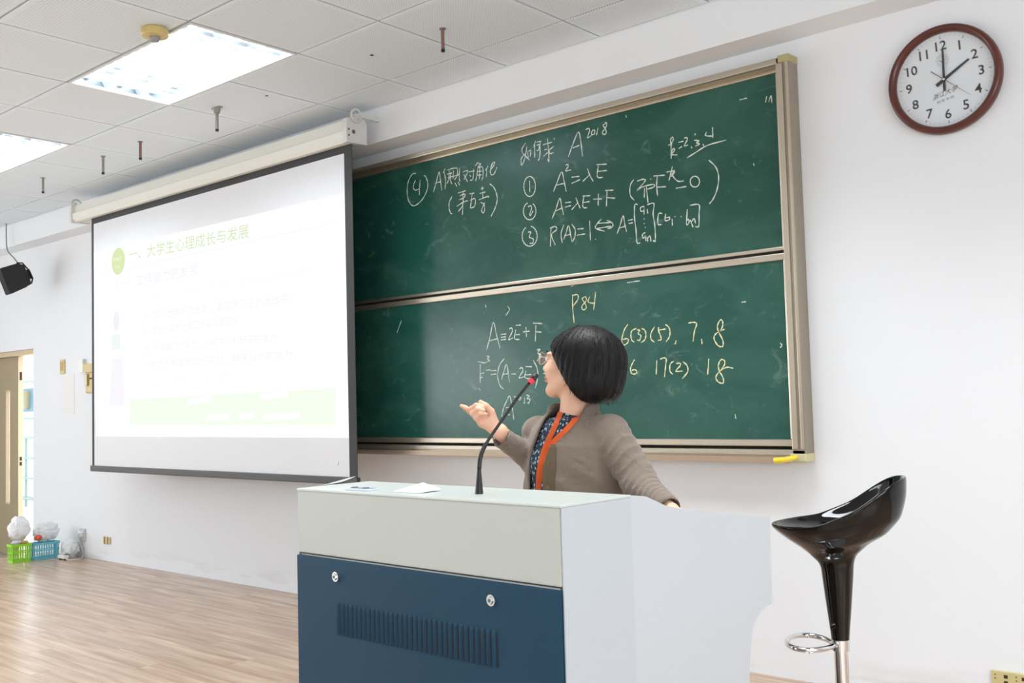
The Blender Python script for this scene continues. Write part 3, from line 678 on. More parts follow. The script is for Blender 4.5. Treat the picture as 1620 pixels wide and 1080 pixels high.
G1 = emis('slide_green_text', (216, 234, 184), .98); G2 = emis('slide_line', (232, 236, 234), .98); PU = emis('slide_purple_text', (241, 240, 252), .99); PG = emis('slide_pale_text', (248, 248, 252), .995)
GB = emis('slide_green_box', (245, 254, 238), 1.02); GD = emis('slide_disc_green', (222, 238, 182), 1); WT = emis('slide_disc_text', (252, 255, 244), 1)
def stext(s, a, b, hpx, m, name='slide_text', dy=.001):
    A, Bp = sp_(*a, dy), sp_(*b, dy); T = sp_(a[0], a[1]-hpx, dy); h = T[2]-A[2]
    xv = Bp-A; text_mesh(name, s, A, xv, (0, 0, 1), float(np.linalg.norm(xv)), h, m, slide, 0)
bm = B(); c0 = sp_(187, 413, .0006); rx = abs(sp_(197.5, 413, 0)[0]-sp_(176.5, 413, 0)[0])/2; vs = [bm.verts.new((c0[0]+rx*math.cos(t), c0[1], c0[2]+rx*1.02*math.sin(t))) for t in np.linspace(0, 2*PI, 33)[:-1]]; bm.faces.new(vs)
obj('slide_disc', bm, GD, slide)
stext('PART', (179, 414.5), (193, 412), 6, WT); stext('01', (183, 425), (189, 424), 5, WT)
stext('一、大学生心理成长与发展', (204.5, 413), (394, 376), 20, G1)
poly('slide_line', [(200, 424), (536, 350.5), (536, 351.3), (200, 424.8)], G2); poly('slide_line', [(160, 432), (176, 428.8), (176, 429.5), (160, 432.7)], G2)
stext('（一）工作能力的发展', (186, 459), (313, 435), 18, PU)
stext('进入大学后，青年学生的学习方式与中学时有很大的不同。', (222, 479), (496, 434), 11, PG)
stext('1、实现大学学习任务，面临学习上的大改变', (229, 507), (457, 480), 14, PU)
stext('2、担任一定的社会工作或班级工作', (229, 530), (376, 513), 13, PU)
stext('3、锻炼自己的能力，包括学习和研究的能力', (229, 557), (438, 541), 13, PU)
stext('与他人和谐相处的能力，解决问题的能力。', (238, 582), (468, 568), 13, PU)
stext('社会实践能力，学习能力。', (241, 610), (374, 602), 11, PG)
poly('slide_box', [(205, 632), (531, 613.5), (530, 673), (205, 672)], GB)
for (a, b, c, d) in ((296, 336, 637, 631), (412, 456, 629, 624), (325, 362, 663, 660), (377, 402, 660, 658), (416, 474, 661, 658)):
    poly('slide_box_text', [(a, c-6), (b, d-6), (b, d+4), (a, c+4)], emis('slide_white_text', (255, 255, 252), 1.05), .001)
PF = emis('slide_lavender', (251, 248, 254), 1)
poly('slide_picture', [(178, 568), (193, 566), (197, 640), (172, 642)], PF); poly('slide_picture', [(177, 530), (190, 528), (191, 552), (176, 554)], emis('slide_mint', (243, 251, 250), 1))
bm = B(); c0 = sp_(184, 508, .0006); bm.faces.new([bm.verts.new((c0[0]+.05*math.cos(t), c0[1], c0[2]+.075*math.sin(t))) for t in np.linspace(0, 2*PI, 19)[:-1]]); obj('slide_picture', bm, emis('slide_greyish', (244, 245, 249), 1), slide)
bm = B(); cyl(bm, sp_(534, 732), np.array(sp_(534, 732))-[0, .006, 0], .012, n=12); obj('round_sticker', bm, WHITEP, ps)

# ================================================================== WALL CLOCK
cc = aty(1492, 124.5, WY-.03)
ck = empty('wall_clock', 'round wall clock with a reddish brown wooden rim and white face reading two', 'clock', (cc[0], WY, cc[2]))
ck.rotation_euler = (0, -math.radians(3.0), 0)
R0 = .217
RIM = mat('red_brown_wood', (86, 32, 19), .35, coat=.2, var=(7, .25))
bm = B(); prof = [(.186, .018), (.188, .03), (.196, .04), (.206, .043), (.214, .034), (R0, .018), (.215, .002), (.186, .002), (.186, .018)]
rings = []
for r, h in prof: rings.append([bm.verts.new((r*math.cos(2*PI*j/72), -h, r*math.sin(2*PI*j/72))) for j in range(72)])
for a, b in zip(rings, rings[1:]):
    for j in range(72): bm.faces.new((a[j], a[(j+1) % 72], b[(j+1) % 72], b[j]))
obj('rim', bm, RIM, ck, smooth=True)
bm = B(); cyl(bm, (0, -.002, 0), (0, -.014, 0), .1865, n=64); obj('dial', bm, mat('clock_dial', (226, 230, 234), .5), ck)
INK = mat('dial_ink', (58, 60, 62), .6); INKL = mat('pale_dial_ink', (150, 156, 162), .6)
for i in range(60):
    t = PI/2-i*2*PI/60; big = i % 5 == 0; r1, r0 = .176, (.165 if big else .171); hw = .0013 if big else .0006
    d = Vector((math.cos(t), 0, math.sin(t))); n_ = Vector((-d.z, 0, d.x)); bm = B()
    bm.faces.new([bm.verts.new(v) for v in (d*r0-n_*hw+Vector((0, -.0146, 0)), d*r1-n_*hw+Vector((0, -.0146, 0)), d*r1+n_*hw+Vector((0, -.0146, 0)), d*r0+n_*hw+Vector((0, -.0146, 0)))])
    obj('minute_mark', bm, INK if big else INKL, ck)
for h in range(1, 13):
    t = PI/2-h*2*PI/12; r = .138; s = str(h); text_mesh('numeral', s, (r*math.cos(t), -.0146, r*math.sin(t)-.019), (1, 0, 0), (0, 0, 1), None, .038, INK, ck, 0, 0, .014)
text_mesh('dial_text', '浙江大学', (-.052, -.0146, -.072), (1, 0, .18), (0, 0, 1), .1, .022, INK, ck, 0, .3)
text_mesh('dial_text', '教室专用', (-.038, -.0146, -.09), (1, 0, .14), (0, 0, 1), .066, .011, INKL, ck, 0)
bm = B()
for rr in (.024, .0175):
    a = [bm.verts.new((rr*math.cos(t), -.0146, .078+rr*math.sin(t))) for t in np.linspace(0, 2*PI, 33)[:-1]]; b = [bm.verts.new(((rr-.0012)*math.cos(t), -.0146, .078+(rr-.0012)*math.sin(t))) for t in np.linspace(0, 2*PI, 33)[:-1]]
    for j in range(32): bm.faces.new((a[j], a[(j+1) % 32], b[(j+1) % 32], b[j]))
for pts in ([(-.014, .082), (-.004, .078), (0, .07), (.004, .078), (.014, .084), (.006, .072), (0, .064), (-.006, .072)],):
    bm.faces.new([bm.verts.new((x, -.0148, z)) for x, z in pts])
obj('dial_emblem', bm, INKL, ck)
def hand(name, tdeg, L, tail, w0, w1, y, m=INK):
    t = math.radians(tdeg); d = Vector((math.cos(t), 0, math.sin(t))); n_ = Vector((-d.z, 0, d.x)); bm = B()
    A = [d*-tail-n_*w1, d*-tail+n_*w1, d*L+n_*w0, d*L-n_*w0]
    f = bm.faces.new([bm.verts.new(a+Vector((0, y, 0))) for a in A]); r = bmesh.ops.extrude_face_region(bm, geom=[f])
    bmesh.ops.translate(bm, vec=(0, -.0012, 0), verts=[v for v in r['geom'] if isinstance(v, bmesh.types.BMVert)])
    obj(name, bm, m, ck)
HC = math.degrees(0)
hand('minute_hand', 87, .120, .046, .0034, .0052, -.019); hand('hour_hand', 29, .112, .036, .0036, .0072, -.017); hand('second_hand', -44, .128, .064, .0004, .0015, -.021)
bm = B(); cyl(bm, (0, -.014, 0), (0, -.024, 0), .005, n=16); obj('hub', bm, CHROME, ck)
bm = B(); cyl(bm, (0, -.0265, 0), (0, -.0285, 0), .1868, n=64)
g = mat('clock_glass', (255, 255, 255), .02, trans=1, alpha=.12); obj('glass_cover', bm, g, ck)

# ================================================================== LECTERN
K = .85; zt_ = EYE[2]-.255*K
cR = atz(887, 799, zt_); cL = atz(470, 772, zt_)
LW = float(np.linalg.norm(cR-cL)); ang = math.atan2(cR[1]-cL[1], cR[0]-cL[0]); HT = zt_
lec = empty('lectern', 'large grey and dark blue steel multimedia lectern with vents in front', 'lectern', (float(cL[0]), float(cL[1]), 0), ang)
# local: x left to right, y to the back, z up
LT = np.array([math.cos(ang), math.sin(ang), 0]); LN = np.array([-math.sin(ang), math.cos(ang), 0])
def lec_front(u, v):      # point of the front face in the lectern's own frame
    d = ray(u, v); s = ((cL-EYE) @ LN)/(d @ LN); q = EYE+d*s-np.array([cL[0], cL[1], 0]); return float(q @ LT), float(q[2])
zg = lec_front(680, 903)[1]
bm = B(); box(bm, .012, LW-.012, .004, .235, .03, zg); box(bm, .004, LW-.004, .0, .243, zg+.003, HT-.004, .003)
obj('front_cabinet', bm, GREYL, lec)
bm = B(); box(bm, 0, LW, -.002, .245, HT-.006, HT, .002); obj('top_ledge', bm, mat('pale_top_steel', (196, 201, 196), .4), lec)
bm = B(); box(bm, .003, LW-.004, -.006, .004, .03, zg-.003, .002); fp = obj('front_panel', bm, BLUEL, lec); fp['label'] = 'dark blue louvred front panel'
# side sheets with the dipping top line and cut away lower back
prof = [(.243, HT-.001), (.30, HT-.008), (.34, HT-.022), (.38, HT-.037), (.473, HT-.056), (.871, HT-.114), (.865, .669), (.835, .668), (.8075, .66), (.785, .65), (.762, .63), (.748, .60), (.74, .565), (.733, .52), (.73, .49), (.73, 0.02), (.243, .02)]
for (n_, x0, x1) in (('side_sheet', LW-.012, LW), ('side_sheet', 0, .012)):
    bm = B(); prism(bm, prof, x0, x1); obj(n_, bm, SIDEL, lec)
for x0, x1 in ((LW-.003, LW+.001), (-.001, .003)):
    bm = B(); box(bm, x0, x1, .002, .243, .02, HT-.006, .001); obj('corner_sheet', bm, mat('pale_blue_corner', (181, 187, 193), .42), lec)
bm = B(); prism(bm, [(.245, HT-.03), (.40, HT-.075), (.86, HT-.135), (.86, HT-.155), (.245, HT-.1)], .012, LW-.012); obj('desk_surface', bm, GREYL, lec)
bm = B(); box(bm, .014, LW-.014, .245, .66, .03, .78); obj('rear_cabinet', bm, GREYL, lec)
bm = B(); box(bm, .014, LW-.014, .845, .86, .69, HT-.16); obj('rear_apron', bm, GREYL, lec)
bm = B(); box(bm, .03, LW-.03, .03, .7, 0, .03); obj('plinth', bm, BLACKM, lec)
for (u, v) in ((536, 911), (782, 948)):
    x, z = lec_front(u, v); bm = B(); cyl(bm, (x, -.006, z), (x, -.012, z), .0125, n=24); cyl(bm, (x, -.012, z), (x, -.016, z), .009, .0075, 20); o = obj('cam_lock', bm, CHROME, lec)
    bm = B(); cyl(bm, (x, -.016, z), (x, -.0165, z), .0042, n=12); obj('key_slot', bm, mat('teal_key_slot', (60, 110, 110), .4), o)
x0, za = lec_front(539, 952); x1, zb_ = lec_front(785, 995); _, zc = lec_front(539, 1003); hv = za-zc
slot = None
for i in range(33):
    x = x0+(x1-x0)*i/32; z1 = za+(zb_-za)*i/32
    if slot is None:
        bm = B(); n = 7; rings = []
        for zz, sc in ((0, .15), (-.004, .8), (-.009, 1), (-hv+.004, 1), (-hv, .6)):
            rings.append([bm.verts.new((-.0042+.0084*j/n*1.0, -.0062-.0068*sc*math.sin(PI*(j/n)**.6)*.9, zz)) for j in range(n+1)])
        for a, b in zip(rings, rings[1:]):
            for j in range(n): bm.faces.new((a[j], a[j+1], b[j+1], b[j]))
        slot = obj('vent_louvre', bm, BLUEL, fp, smooth=True); so = slot
    else:
        so = bpy.data.objects.new('vent_louvre', slot.data); link(so, fp)
    so.location = (x, 0, z1)
bm = B()
for i in range(33):
    x = x0+(x1-x0)*i/32; box(bm, x+.0044, x+.0100, -.0066, -.0058, za+(zb_-za)*i/32-hv+.002, za+(zb_-za)*i/32-.004)
obj('vent_gaps', bm, mat('vent_shadow_gap', (14, 26, 38), .7), fp)['kind'] = 'stuff'
def ltop(u, v, h=0):
    q = atz(u, v, HT+h); return q
# gooseneck microphone
mb = cp(758, 781, (atz(758, 781, HT)-EYE) @ CF)
mic = empty('gooseneck_microphone', 'black gooseneck microphone with a red ring standing on the lectern', 'microphone', mb)
d0 = (mb-EYE) @ CF
def ml(u, v, d): return Vector(cp(u, v, d)-mb)
P = [ml(758, 742, d0), ml(760.5, 722, d0+.005), ml(770, 700, d0+.02), ml(800, 656, d0+.06), ml(820, 627, d0+.085), ml(837, 606, d0+.105)]
bm = B(); cyl(bm, (0, 0, 0), P[0], .0098, .0045, 16); obj('base', bm, BLACKM, mic, smooth=False)
pp = spline(P, 30); bm = B(); tube(bm, pp, [.0052 if i < 12 else .0038 for i in range(31)], 10); obj('gooseneck', bm, BLACKM, mic, smooth=True)
q = ml(842, 600.5, d0+.11); bm = B(); cyl(bm, Vector(pp[-1]), q, .0062, .0075, 16); obj('light_ring', bm, mat('red_light_ring', (224, 40, 66), .35), mic)
q2 = ml(847.5, 594.5, d0+.115); bm = B(); cyl(bm, q, q2, .0078, .0072, 16); sph(bm, q2, .0072, n=12); obj('capsule', bm, BLACKM, mic, smooth=True)
# things lying on the lectern
a = ltop(497, 771); bpt = ltop(533, 768.5)
PAPER = mat('white_paper', (246, 250, 250), .6)
bm = B(); n = 12; L_, Rr = [], []
for i in range(n+1):
    t = i/n; q = a*(1-t)+bpt*t; up_ = .004+.016*t**1.6; L_.append(bm.verts.new((q[0], q[1]-.015, HT+.0008+up_*.5))); Rr.append(bm.verts.new((q[0]+.01, q[1]+.06, HT+.003+up_)))
for i in range(n): bm.faces.new((L_[i], L_[i+1], Rr[i+1], Rr[i]))
r = bmesh.ops.solidify(bm, geom=bm.faces[:], thickness=.0012)
tag(obj('curled_paper', bm, PAPER), 'curled white sheet of paper at the left end of the lectern top', 'paper')
q0, q1 = ltop(553, 774), ltop(592, 776)
cpn = empty('cable_port', 'small clear plastic port cover with two dark holes on the lectern top', 'port cover', ((q0[0]+q1[0])/2, (q0[1]+q1[1])/2, HT))
w2 = abs(q1[0]-q0[0])/2
bm = B(); box(bm, -w2, w2, -.02, .02, 0, .005, .002); obj('cover_plate', bm, mat('clear_blue_plastic', (206, 216, 232), .15), cpn)
for s in (-.6, .35):
    bm = B(); cyl(bm, (s*w2, 0, .005), (s*w2, 0, .0075), .009, n=14); obj('port', bm, mat('port_grey', (110, 116, 124), .5), cpn)
a = ltop(655, 778); bm = B()
V = [bm.verts.new((a[0]+x, a[1]+y, HT+.001+z)) for x, y, z in ((-.055, -.02, 0), (.045, -.03, 0), (.05, .045, .004), (-.04, .05, .004), (.02, .012, .022))]
for t in ((0, 1, 4), (1, 2, 4), (2, 3, 4), (3, 0, 4), (3, 2, 1, 0)): bm.faces.new([V[i] for i in t])
tag(obj('folded_paper', bm, PAPER), 'small folded white tissue on the lectern top left of the microphone', 'tissue')

# ================================================================== BAR STOOL
sp0 = cp(1331, 1040, 3.2); st = empty('bar_stool', 'glossy black scooped bar stool with chrome pole and foot ring', 'stool', (sp0[0], sp0[1], 0))
st.rotation_euler = (0, 0, math.atan2(sp0[1], sp0[0])+PI/2)   # local +x points to the seat front (left in the photo)
def sh(v): return EYE[2] + ((540-v)/FPX*CU[2]+CF[2]+((1331-810)/FPX)*CR[2])*3.2
def sx(u): return -(u-1331)/FPX*3.2
col_z = sh(1012)
bm = B(); th = 56; prof_n = 16
TT = [0, .15, .32, .5, .66, .83, 1]
FR = [1, .90, .74, .56, .42, .32, .255]; FV = [832, 842, 854, 866, 877, 889, 905]
BR = [1, .985, .90, .70, .44, .29, .235]; BV = [757, 786, 818, 843, 860, 878, 905]
rings = []
for i in range(prof_n+1):
    t = i/prof_n; ring = []
    for j in range(th):
        a = 2*PI*j/th; c, s = math.cos(a), math.sin(a)
        back = (1-c)/2                                     # 0 front, 1 back
        rx = .200 if c > 0 else .212
        hz = sh(832)+.012 + (sh(757)-sh(832)-.012)*(.22*back+.78*(lambda t_: t_*t_*(3-2*t_))(min(1, max(0, (back-.34)/.63)))) - .006*abs(s)
        rim = Vector((rx*(abs(c)**(.9 if c > 0 else .8))*(1 if c > 0 else -1.04), .172*(1 if s > 0 else -1)*abs(s)**(1 if c > 0 else .85), hz))
        fr_, fv = np.interp(t, TT, FR), np.interp(t, TT, FV); br_, bv = np.interp(t, TT, BR), np.interp(t, TT, BV)
        k_ = fr_*(1-back)+br_*back; zz = (sh(fv)-sh(832)-.012)*(1-back)+(sh(bv)-sh(757))*back
        zrim = rim.z; zend = sh(905); w_e = t
        base = (sh(fv)*(1-back)+sh(bv)*back); base0 = (sh(832)+.012)*(1-back)+sh(757)*back
        z_ = base+(zrim-base0)*(1-t)**2
        rr = max(.0495, 0)
        x_, y_ = rim.x*k_, rim.y*k_
        u_ = max(0., (t-.72)/.28); u_ = u_*u_*(3-2*u_)
        x_ = x_*(1-u_)+.0495*c*u_; y_ = y_*(1-u_)+.0495*s*u_
        ring.append(bm.verts.new((x_, y_, z_)))
    rings.append(ring)
for rr, vv in ((.0445, 930), (.0385, 960), (.0290, 1002), (.0276, 1009), (.0274, 1011.5), (.0273, 1012)):
    rings.append([bm.verts.new((rr*math.cos(2*PI*j/th), rr*math.sin(2*PI*j/th), sh(vv))) for j in range(th)])
# rounded lip and inner scoop
inner = []
for i in range(0, 9):
    t = i/8; ring = []
    for j in range(th):
        a = 2*PI*j/th; v0 = rings[0][j].co; c = math.cos(a); back = (1-c)/2
        if i == 0: q = Vector((v0.x*.985, v0.y*.985, v0.z+.008))
        elif i == 1: q = Vector((v0.x*.95, v0.y*.94, v0.z+.006))
        else:
            u_ = (i-1)/7; k_ = 1-u_; fl = sh(846)
            zz = fl+(v0.z-fl)*(max(0, k_)**(2.4 if back > .5 else 1.9))
            q = Vector((v0.x*.95*k_**.85, v0.y*.94*k_**.7, zz))
        ring.append(bm.verts.new(q))
    inner.append(ring)
allr = inner[::-1]+rings
for a, b in zip(allr, allr[1:]):
    for j in range(th): bm.faces.new((a[j], a[(j+1) % th], b[(j+1) % th], b[j]))
bm.faces.new(allr[-1]); bmesh.ops.remove_doubles(bm, verts=inner[-1], dist=.002)
bmesh.ops.recalc_face_normals(bm, faces=bm.faces[:])
so = obj('seat_shell', bm, STOOLB, st, smooth=True); md = so.modifiers.new('sub', 'SUBSURF'); md.levels = 1; md.render_levels = 2
bm = B(); pts = [(-.17+.0*t, .06*math.cos(t), sh(790)+.022*math.sin(t)) for t in np.linspace(0, 2*PI, 25)[:-1]]
bm = B(); cyl(bm, (0, 0, col_z-.032), (0, 0, col_z+.002), .028, n=28); obj('chrome_collar', bm, CHROME, st, smooth=False)
bm = B(); cyl(bm, (0, 0, .012), (0, 0, col_z-.03), .0215, n=28); obj('pole', bm, CHROME, st)
fr = [(0.02, -.03, col_z-.02), (.05, -.085, col_z-.018), (.10, -.115, col_z-.016), (.145, -.085, col_z-.014), (.165, 0, col_z-.012), (.145, .085, col_z-.01), (.10, .115, col_z-.01), (.05, .085, col_z-.01), (.02, .03, col_z-.012)]
bm = B(); tube(bm, spline(fr, 48), .0085, 12); obj('foot_ring', bm, CHROME, st, smooth=True)
bm = B(); lathe(bm, [(.205, 0), (.205, .006), (.16, .018), (.05, .03), (.03, .05)], n=48); obj('base_plate', bm, CHROME, st, smooth=False)

# ================================================================== LOUDSPEAKER AND OTHER WALL THINGS
ls = empty('loudspeaker', 'black loudspeaker tilted down on a bracket high on the wall above the door', 'loudspeaker', (0, 0, 0))
ls.scale = (.88, .88, .88); c = aty(24.5, 440, 3.80); ls.location = c; ls.rotation_euler = (math.radians(21), 0, math.radians(-6))
bm = B(); prism(bm, [(-.12, -.135), (.045, -.115), (.10, -.08), (.10, .10), (.045, .135), (-.12, .135)], -.08, .08); obj('cabinet', bm, mat('black_speaker_box', (24, 23, 22), .6), ls)
bm = B(); box(bm, -.074, .074, -.126, -.12, -.128, .128, .003); obj('grille', bm, mat('black_mesh_grille', (34, 30, 28), .8, bump=(300, .5)), ls)
bm = B(); tube(bm, [(.02, .06, .14), (.05, .10, .125), (.055, .135, .03), (.05, .14, -.05), (.03, .12, -.09), (0, .09, -.10)], .008, 8); box(bm, -.03, .03, .125, .15, -.05, .05, .003); obj('bracket', bm, BLACKM, ls)
bm = B(); P3 = [Vector((*(aty(10, 353, 3.86)[:2]), CEIL-.001)), Vector(aty(10, 378, 3.86)), Vector(aty(12, 396, 3.86)), Vector(aty(22, 408, 3.86)), Vector(aty(30, 418, 3.85))]
tube(bm, spline(P3, 20), .005, 8); tag(obj('speaker_cable', bm, mat('grey_cable', (120, 118, 112), .6)), 'thin grey cable running from the ceiling down to the loudspeaker', 'cable')
def plate(u0, v0, u1, v1, dep=.012, m=BEIGE, bev=.004):
    a, b = aty(u0, v0, WY), aty(u1, v1, WY); bm = B(); box(bm, a[0], b[0], WY-dep, WY-.0005, b[2], a[2], bev); return bm, a, b
t = empty('light_switch', 'narrow yellowed switch on the wall between door and screen', 'switch', (0, 0, 0))
bm, a, b = plate(96.5, 569, 103.5, 591); obj('plate', bm, BEIGE, t)
bm = B(); mx_ = (a[0]+b[0])/2
for i in range(3): box(bm, a[0]+.012+i*(b[0]-a[0]-.024)/3+.003, a[0]+.012+(i+1)*(b[0]-a[0]-.024)/3-.003, WY-.016, WY-.012, b[2]+.03, a[2]-.02)
obj('rocker', bm, mat('switch_rocker', (200, 178, 120), .5), t)
bm, a, b = plate(98, 592.5, 118, 655, .003, mat('off_white_board', (238, 237, 235), .8), 0); tag(obj('painted_cover_board', bm, mat('off_white_board', (238, 237, 235), .8)), 'faint off-white cover board below the yellowed switch', 'cover board')
t = empty('wall_lever_box', 'yellowed lever lock box on the wall at the left edge of the screen', 'wall box', (0, 0, 0))
bm, a, b = plate(136, 576, 154, 588, .03); obj('upper_box', bm, BEIGE, t)
bm, a, b = plate(137.5, 589, 152, 621, .012, bev=.01); obj('plate', bm, BEIGE, t)
bm, a, b = plate(139, 592, 142.5, 610, .03, bev=.004); obj('pull_bar', bm, mat('brass_bar', (176, 164, 130), .35, .7), t)
p = aty(142, 598.5, WY-.03); bm = B(); cyl(bm, p, p+np.array([.1, 0, 0]), .007); obj('lever', bm, mat('dark_steel', (50, 48, 46), .5, .6), t)
bm, a, b = plate(129.5, 568, 136, 589, .03, WHITEP); tag(obj('door_contact', bm, WHITEP), 'slim white box on the wall left of the lever lock box', 'wall box')
t = empty('wall_socket', 'small yellowed socket low on the wall beneath the screen', 'socket', (0, 0, 0), 0, 'wall sockets')
bm, a, b = plate(165, 848, 175.5, 860.5); obj('plate', bm, BEIGE, t)
bm = B(); mx_, mz = (a[0]+b[0])/2, (a[2]+b[2])/2
for s in (-.025, .025): box(bm, mx_+s-.006, mx_+s+.006, WY-.0135, WY-.012, mz-.03, mz+.03)
obj('socket_holes', bm, mat('socket_hole', (90, 74, 44), .6), t)
t = empty('wall_socket', 'white socket with a plugged in lead above the plastic bags', 'socket', (0, 0, 0), 0, 'wall sockets')
bm, a, b = plate(127.5, 834.5, 136, 856, .012, mat('grey_white_plate', (206, 206, 204), .5)); obj('plate', bm, mat('grey_white_plate', (206, 206, 204), .5), t)
bm = B(); box(bm, a[0]+.015, b[0]-.015, WY-.035, WY-.012, b[2]+.04, b[2]+.08, .004); obj('plug', bm, WHITEP, t)
# cream socket at the right edge
t = empty('wall_socket', 'large cream double socket low on the wall behind the stool, cut by the frame corner', 'socket', (0, 0, 0), 0, 'wall sockets')
a = aty(1569, 1058, WY); cz = a[2]; cx0 = a[0]; bm = B(); box(bm, cx0, cx0+.15, WY-.012, WY-.0005, cz-.09, cz, .003); obj('plate', bm, mat('cream_socket_plate', (206, 192, 138), .5), t)
bm = B()
for s in (0, 1): 
    for zz in (-.018, -.04, -.062): box(bm, cx0+.045+s*.062, cx0+.058+s*.062, WY-.0135, WY-.012, cz+zz-.006, cz+zz+.006)
obj('socket_holes', bm, mat('dark_socket_hole', (58, 36, 22), .5), t)
bm = B()
for xx in (.014, .088, .136):
    for zz in (-.014, -.028, -.06): cyl(bm, (cx0+xx, WY-.012, cz+zz), (cx0+xx, WY-.0132, cz+zz), .0028, n=8)
obj('socket_screws', bm, mat('olive_mark', (120, 104, 50), .6), t)

# ================================================================== BASKETS AND BAGS BY THE DOOR
def basket(name, label, m, cx, cy, L, Wd, H, rz):
    t = empty(name, label, 'basket', (cx, cy, 0), rz, 'plastic baskets by the door')
    bm = B(); box(bm, -L/2+.01, L/2-.01, -Wd/2+.01, Wd/2-.01, 0, .006, .002); obj('base', bm, m, t)
    for z, o_ in ((H-.02, .008), (.0, 0), (H*.5, .004)):
        bm = B(); hh = .02 if z else .018
        if z == H*.5: hh = .008
        for s in (-1, 1):
            box(bm, -L/2-o_, L/2+o_, s*(Wd/2+o_)-.003, s*(Wd/2+o_)+.003, z, z+hh); box(bm, s*(L/2+o_)-.003, s*(L/2+o_)+.003, -Wd/2-o_+.003, Wd/2+o_-.003, z, z+hh)
        obj('rim' if z > H*.6 else 'band', bm, m, t)
    sl = None
    def slat(x, y, r):
        nonlocal sl
        if sl is None:
            bm = B(); box(bm, -.0055, .0055, -.0015, .0015, .012, H-.015); sl = obj('slat', bm, m, t); o = sl
        else: o = bpy.data.objects.new('slat', sl.data); link(o, t)
        o.location = (x, y, 0); o.rotation_euler = (0, 0, r)
    n = int(L/.019)
    for i in range(n+1):
        for s in (-1, 1): slat(-L/2+i*L/n, s*(Wd/2+.001), 0)
    n = int(Wd/.019)
    for i in range(1, n):
        for s in (-1, 1): slat(s*(L/2+.001), -Wd/2+i*Wd/n, PI/2)
    return t
GR = mat('lime_green_plastic', (150, 224, 44), .35); BL = mat('light_blue_plastic', (110, 196, 214), .35)
basket('plastic_basket', 'lime green slatted plastic basket, nearest to the door leaf', GR, -8.70, 3.655, .09, .14, .15, 0)
basket('plastic_basket', 'light blue slatted plastic basket between green basket and crumpled clear bag', BL, -8.70, 3.862, .09, .20, .14, 0)
def blob(seed, c, r, s, n=3, amp=.16):
    rs = np.random.RandomState(seed); bm = B(); bmesh.ops.create_icosphere(bm, subdivisions=n, radius=1)
    D = rs.randn(26, 3); D /= np.linalg.norm(D, axis=1)[:, None]; fr = rs.uniform(3, 13, 26); ph = rs.uniform(0, 6, 26)
    for v in bm.verts:
        p = np.array(v.co); k_ = 1+amp*(np.mean(np.abs(np.sin(fr*(D @ p)+ph)))-.64)*6
        v.co = Vector((c[0]+p[0]*r*s[0]*k_, c[1]+p[1]*r*s[1]*k_, max(.002, c[2]+p[2]*r*s[2]*k_)))
    return bm
BAG = mat('white_plastic_bag', (252, 253, 255), .3, bump=(22, .4)); BAGC = mat('milky_plastic_bag', (250, 254, 254), .3, alpha=.8, bump=(26, .6))
tag(obj('plastic_bag', blob(1, (-8.735, 3.668, .268), .085, (.82, 1.0, 1.2), 4), BAG, smooth=True), 'tall white plastic bag bulging out of the lime green basket', 'plastic bag', 'bags in the baskets')
tag(obj('plastic_bag', blob(2, (-8.72, 3.885, .222), .08, (.8, 1.3, .98), 4, .22), BAGC, smooth=True), 'milky clear plastic bag heaped in the light blue basket', 'plastic bag', 'bags in the baskets')
tag(obj('red_bundle', blob(5, (-8.655, 3.79, .185), .024, (1.1, 1.2, .95), 3, .3), mat('coral_red_plastic', (232, 96, 70), .5), smooth=True), 'small coral red bundle lying on top of the blue basket', 'bundle')
tag(obj('brown_packet', blob(8, (-8.672, 3.685, .161), .026, (1.1, 1.1, .5), 3, .3), mat('brown_packet_paper', (206, 160, 110), .6), smooth=True), 'light brown packet lying on the green basket beside the blue one', 'packet')
tag(obj('lavender_packet', blob(9, (-8.675, 3.615, .163), .028, (1.1, 1.1, .6), 3, .3), mat('lavender_plastic', (214, 210, 236), .5), smooth=True), 'pale lavender packet at the left end of the green basket', 'packet')
w0 = np.array([-8.49, 3.94, 0])
tag(obj('plastic_bag', blob(3, (-8.525, 4.0, .088), .072, (1.15, .9, 1.15), 4, .2), BAGC, smooth=True), 'crumpled clear white plastic bag on the floor right of the blue basket', 'plastic bag', 'bags in the baskets')
ad = empty('power_adapter', 'white power adapter with small black feet on the floor by the wall', 'adapter', (w0[0]+.01, w0[1]-.02, 0))
bm = B(); box(bm, -.06, .06, -.022, .022, .01, .035, .006); obj('body', bm, WHITEP, ad)
for s in (-.04, .04):
    bm = B(); cyl(bm, (s, 0, 0), (s, 0, .012), .014, n=12); obj('foot', bm, BLACKM, ad)
ca = aty(131, 845, WY-.04); cbp = [ca, aty(127, 843, WY-.05), aty(124, 848, WY-.045), aty(128, 862, WY-.02), aty(131, 872, WY-.015), aty(131, 879, WY-.012), np.array([w0[0]+.17, w0[1]+.05, .008]), np.array([w0[0]+.14, w0[1]-.03, .008]), np.array([w0[0]+.075, w0[1]-.03, .018])]
bm = B(); tube(bm, spline(cbp, 36), .0045, 8); tag(obj('power_lead', bm, mat('pale_grey_cable', (214, 214, 210), .5)), 'pale lead looping from the white socket down to the adapter', 'cable')

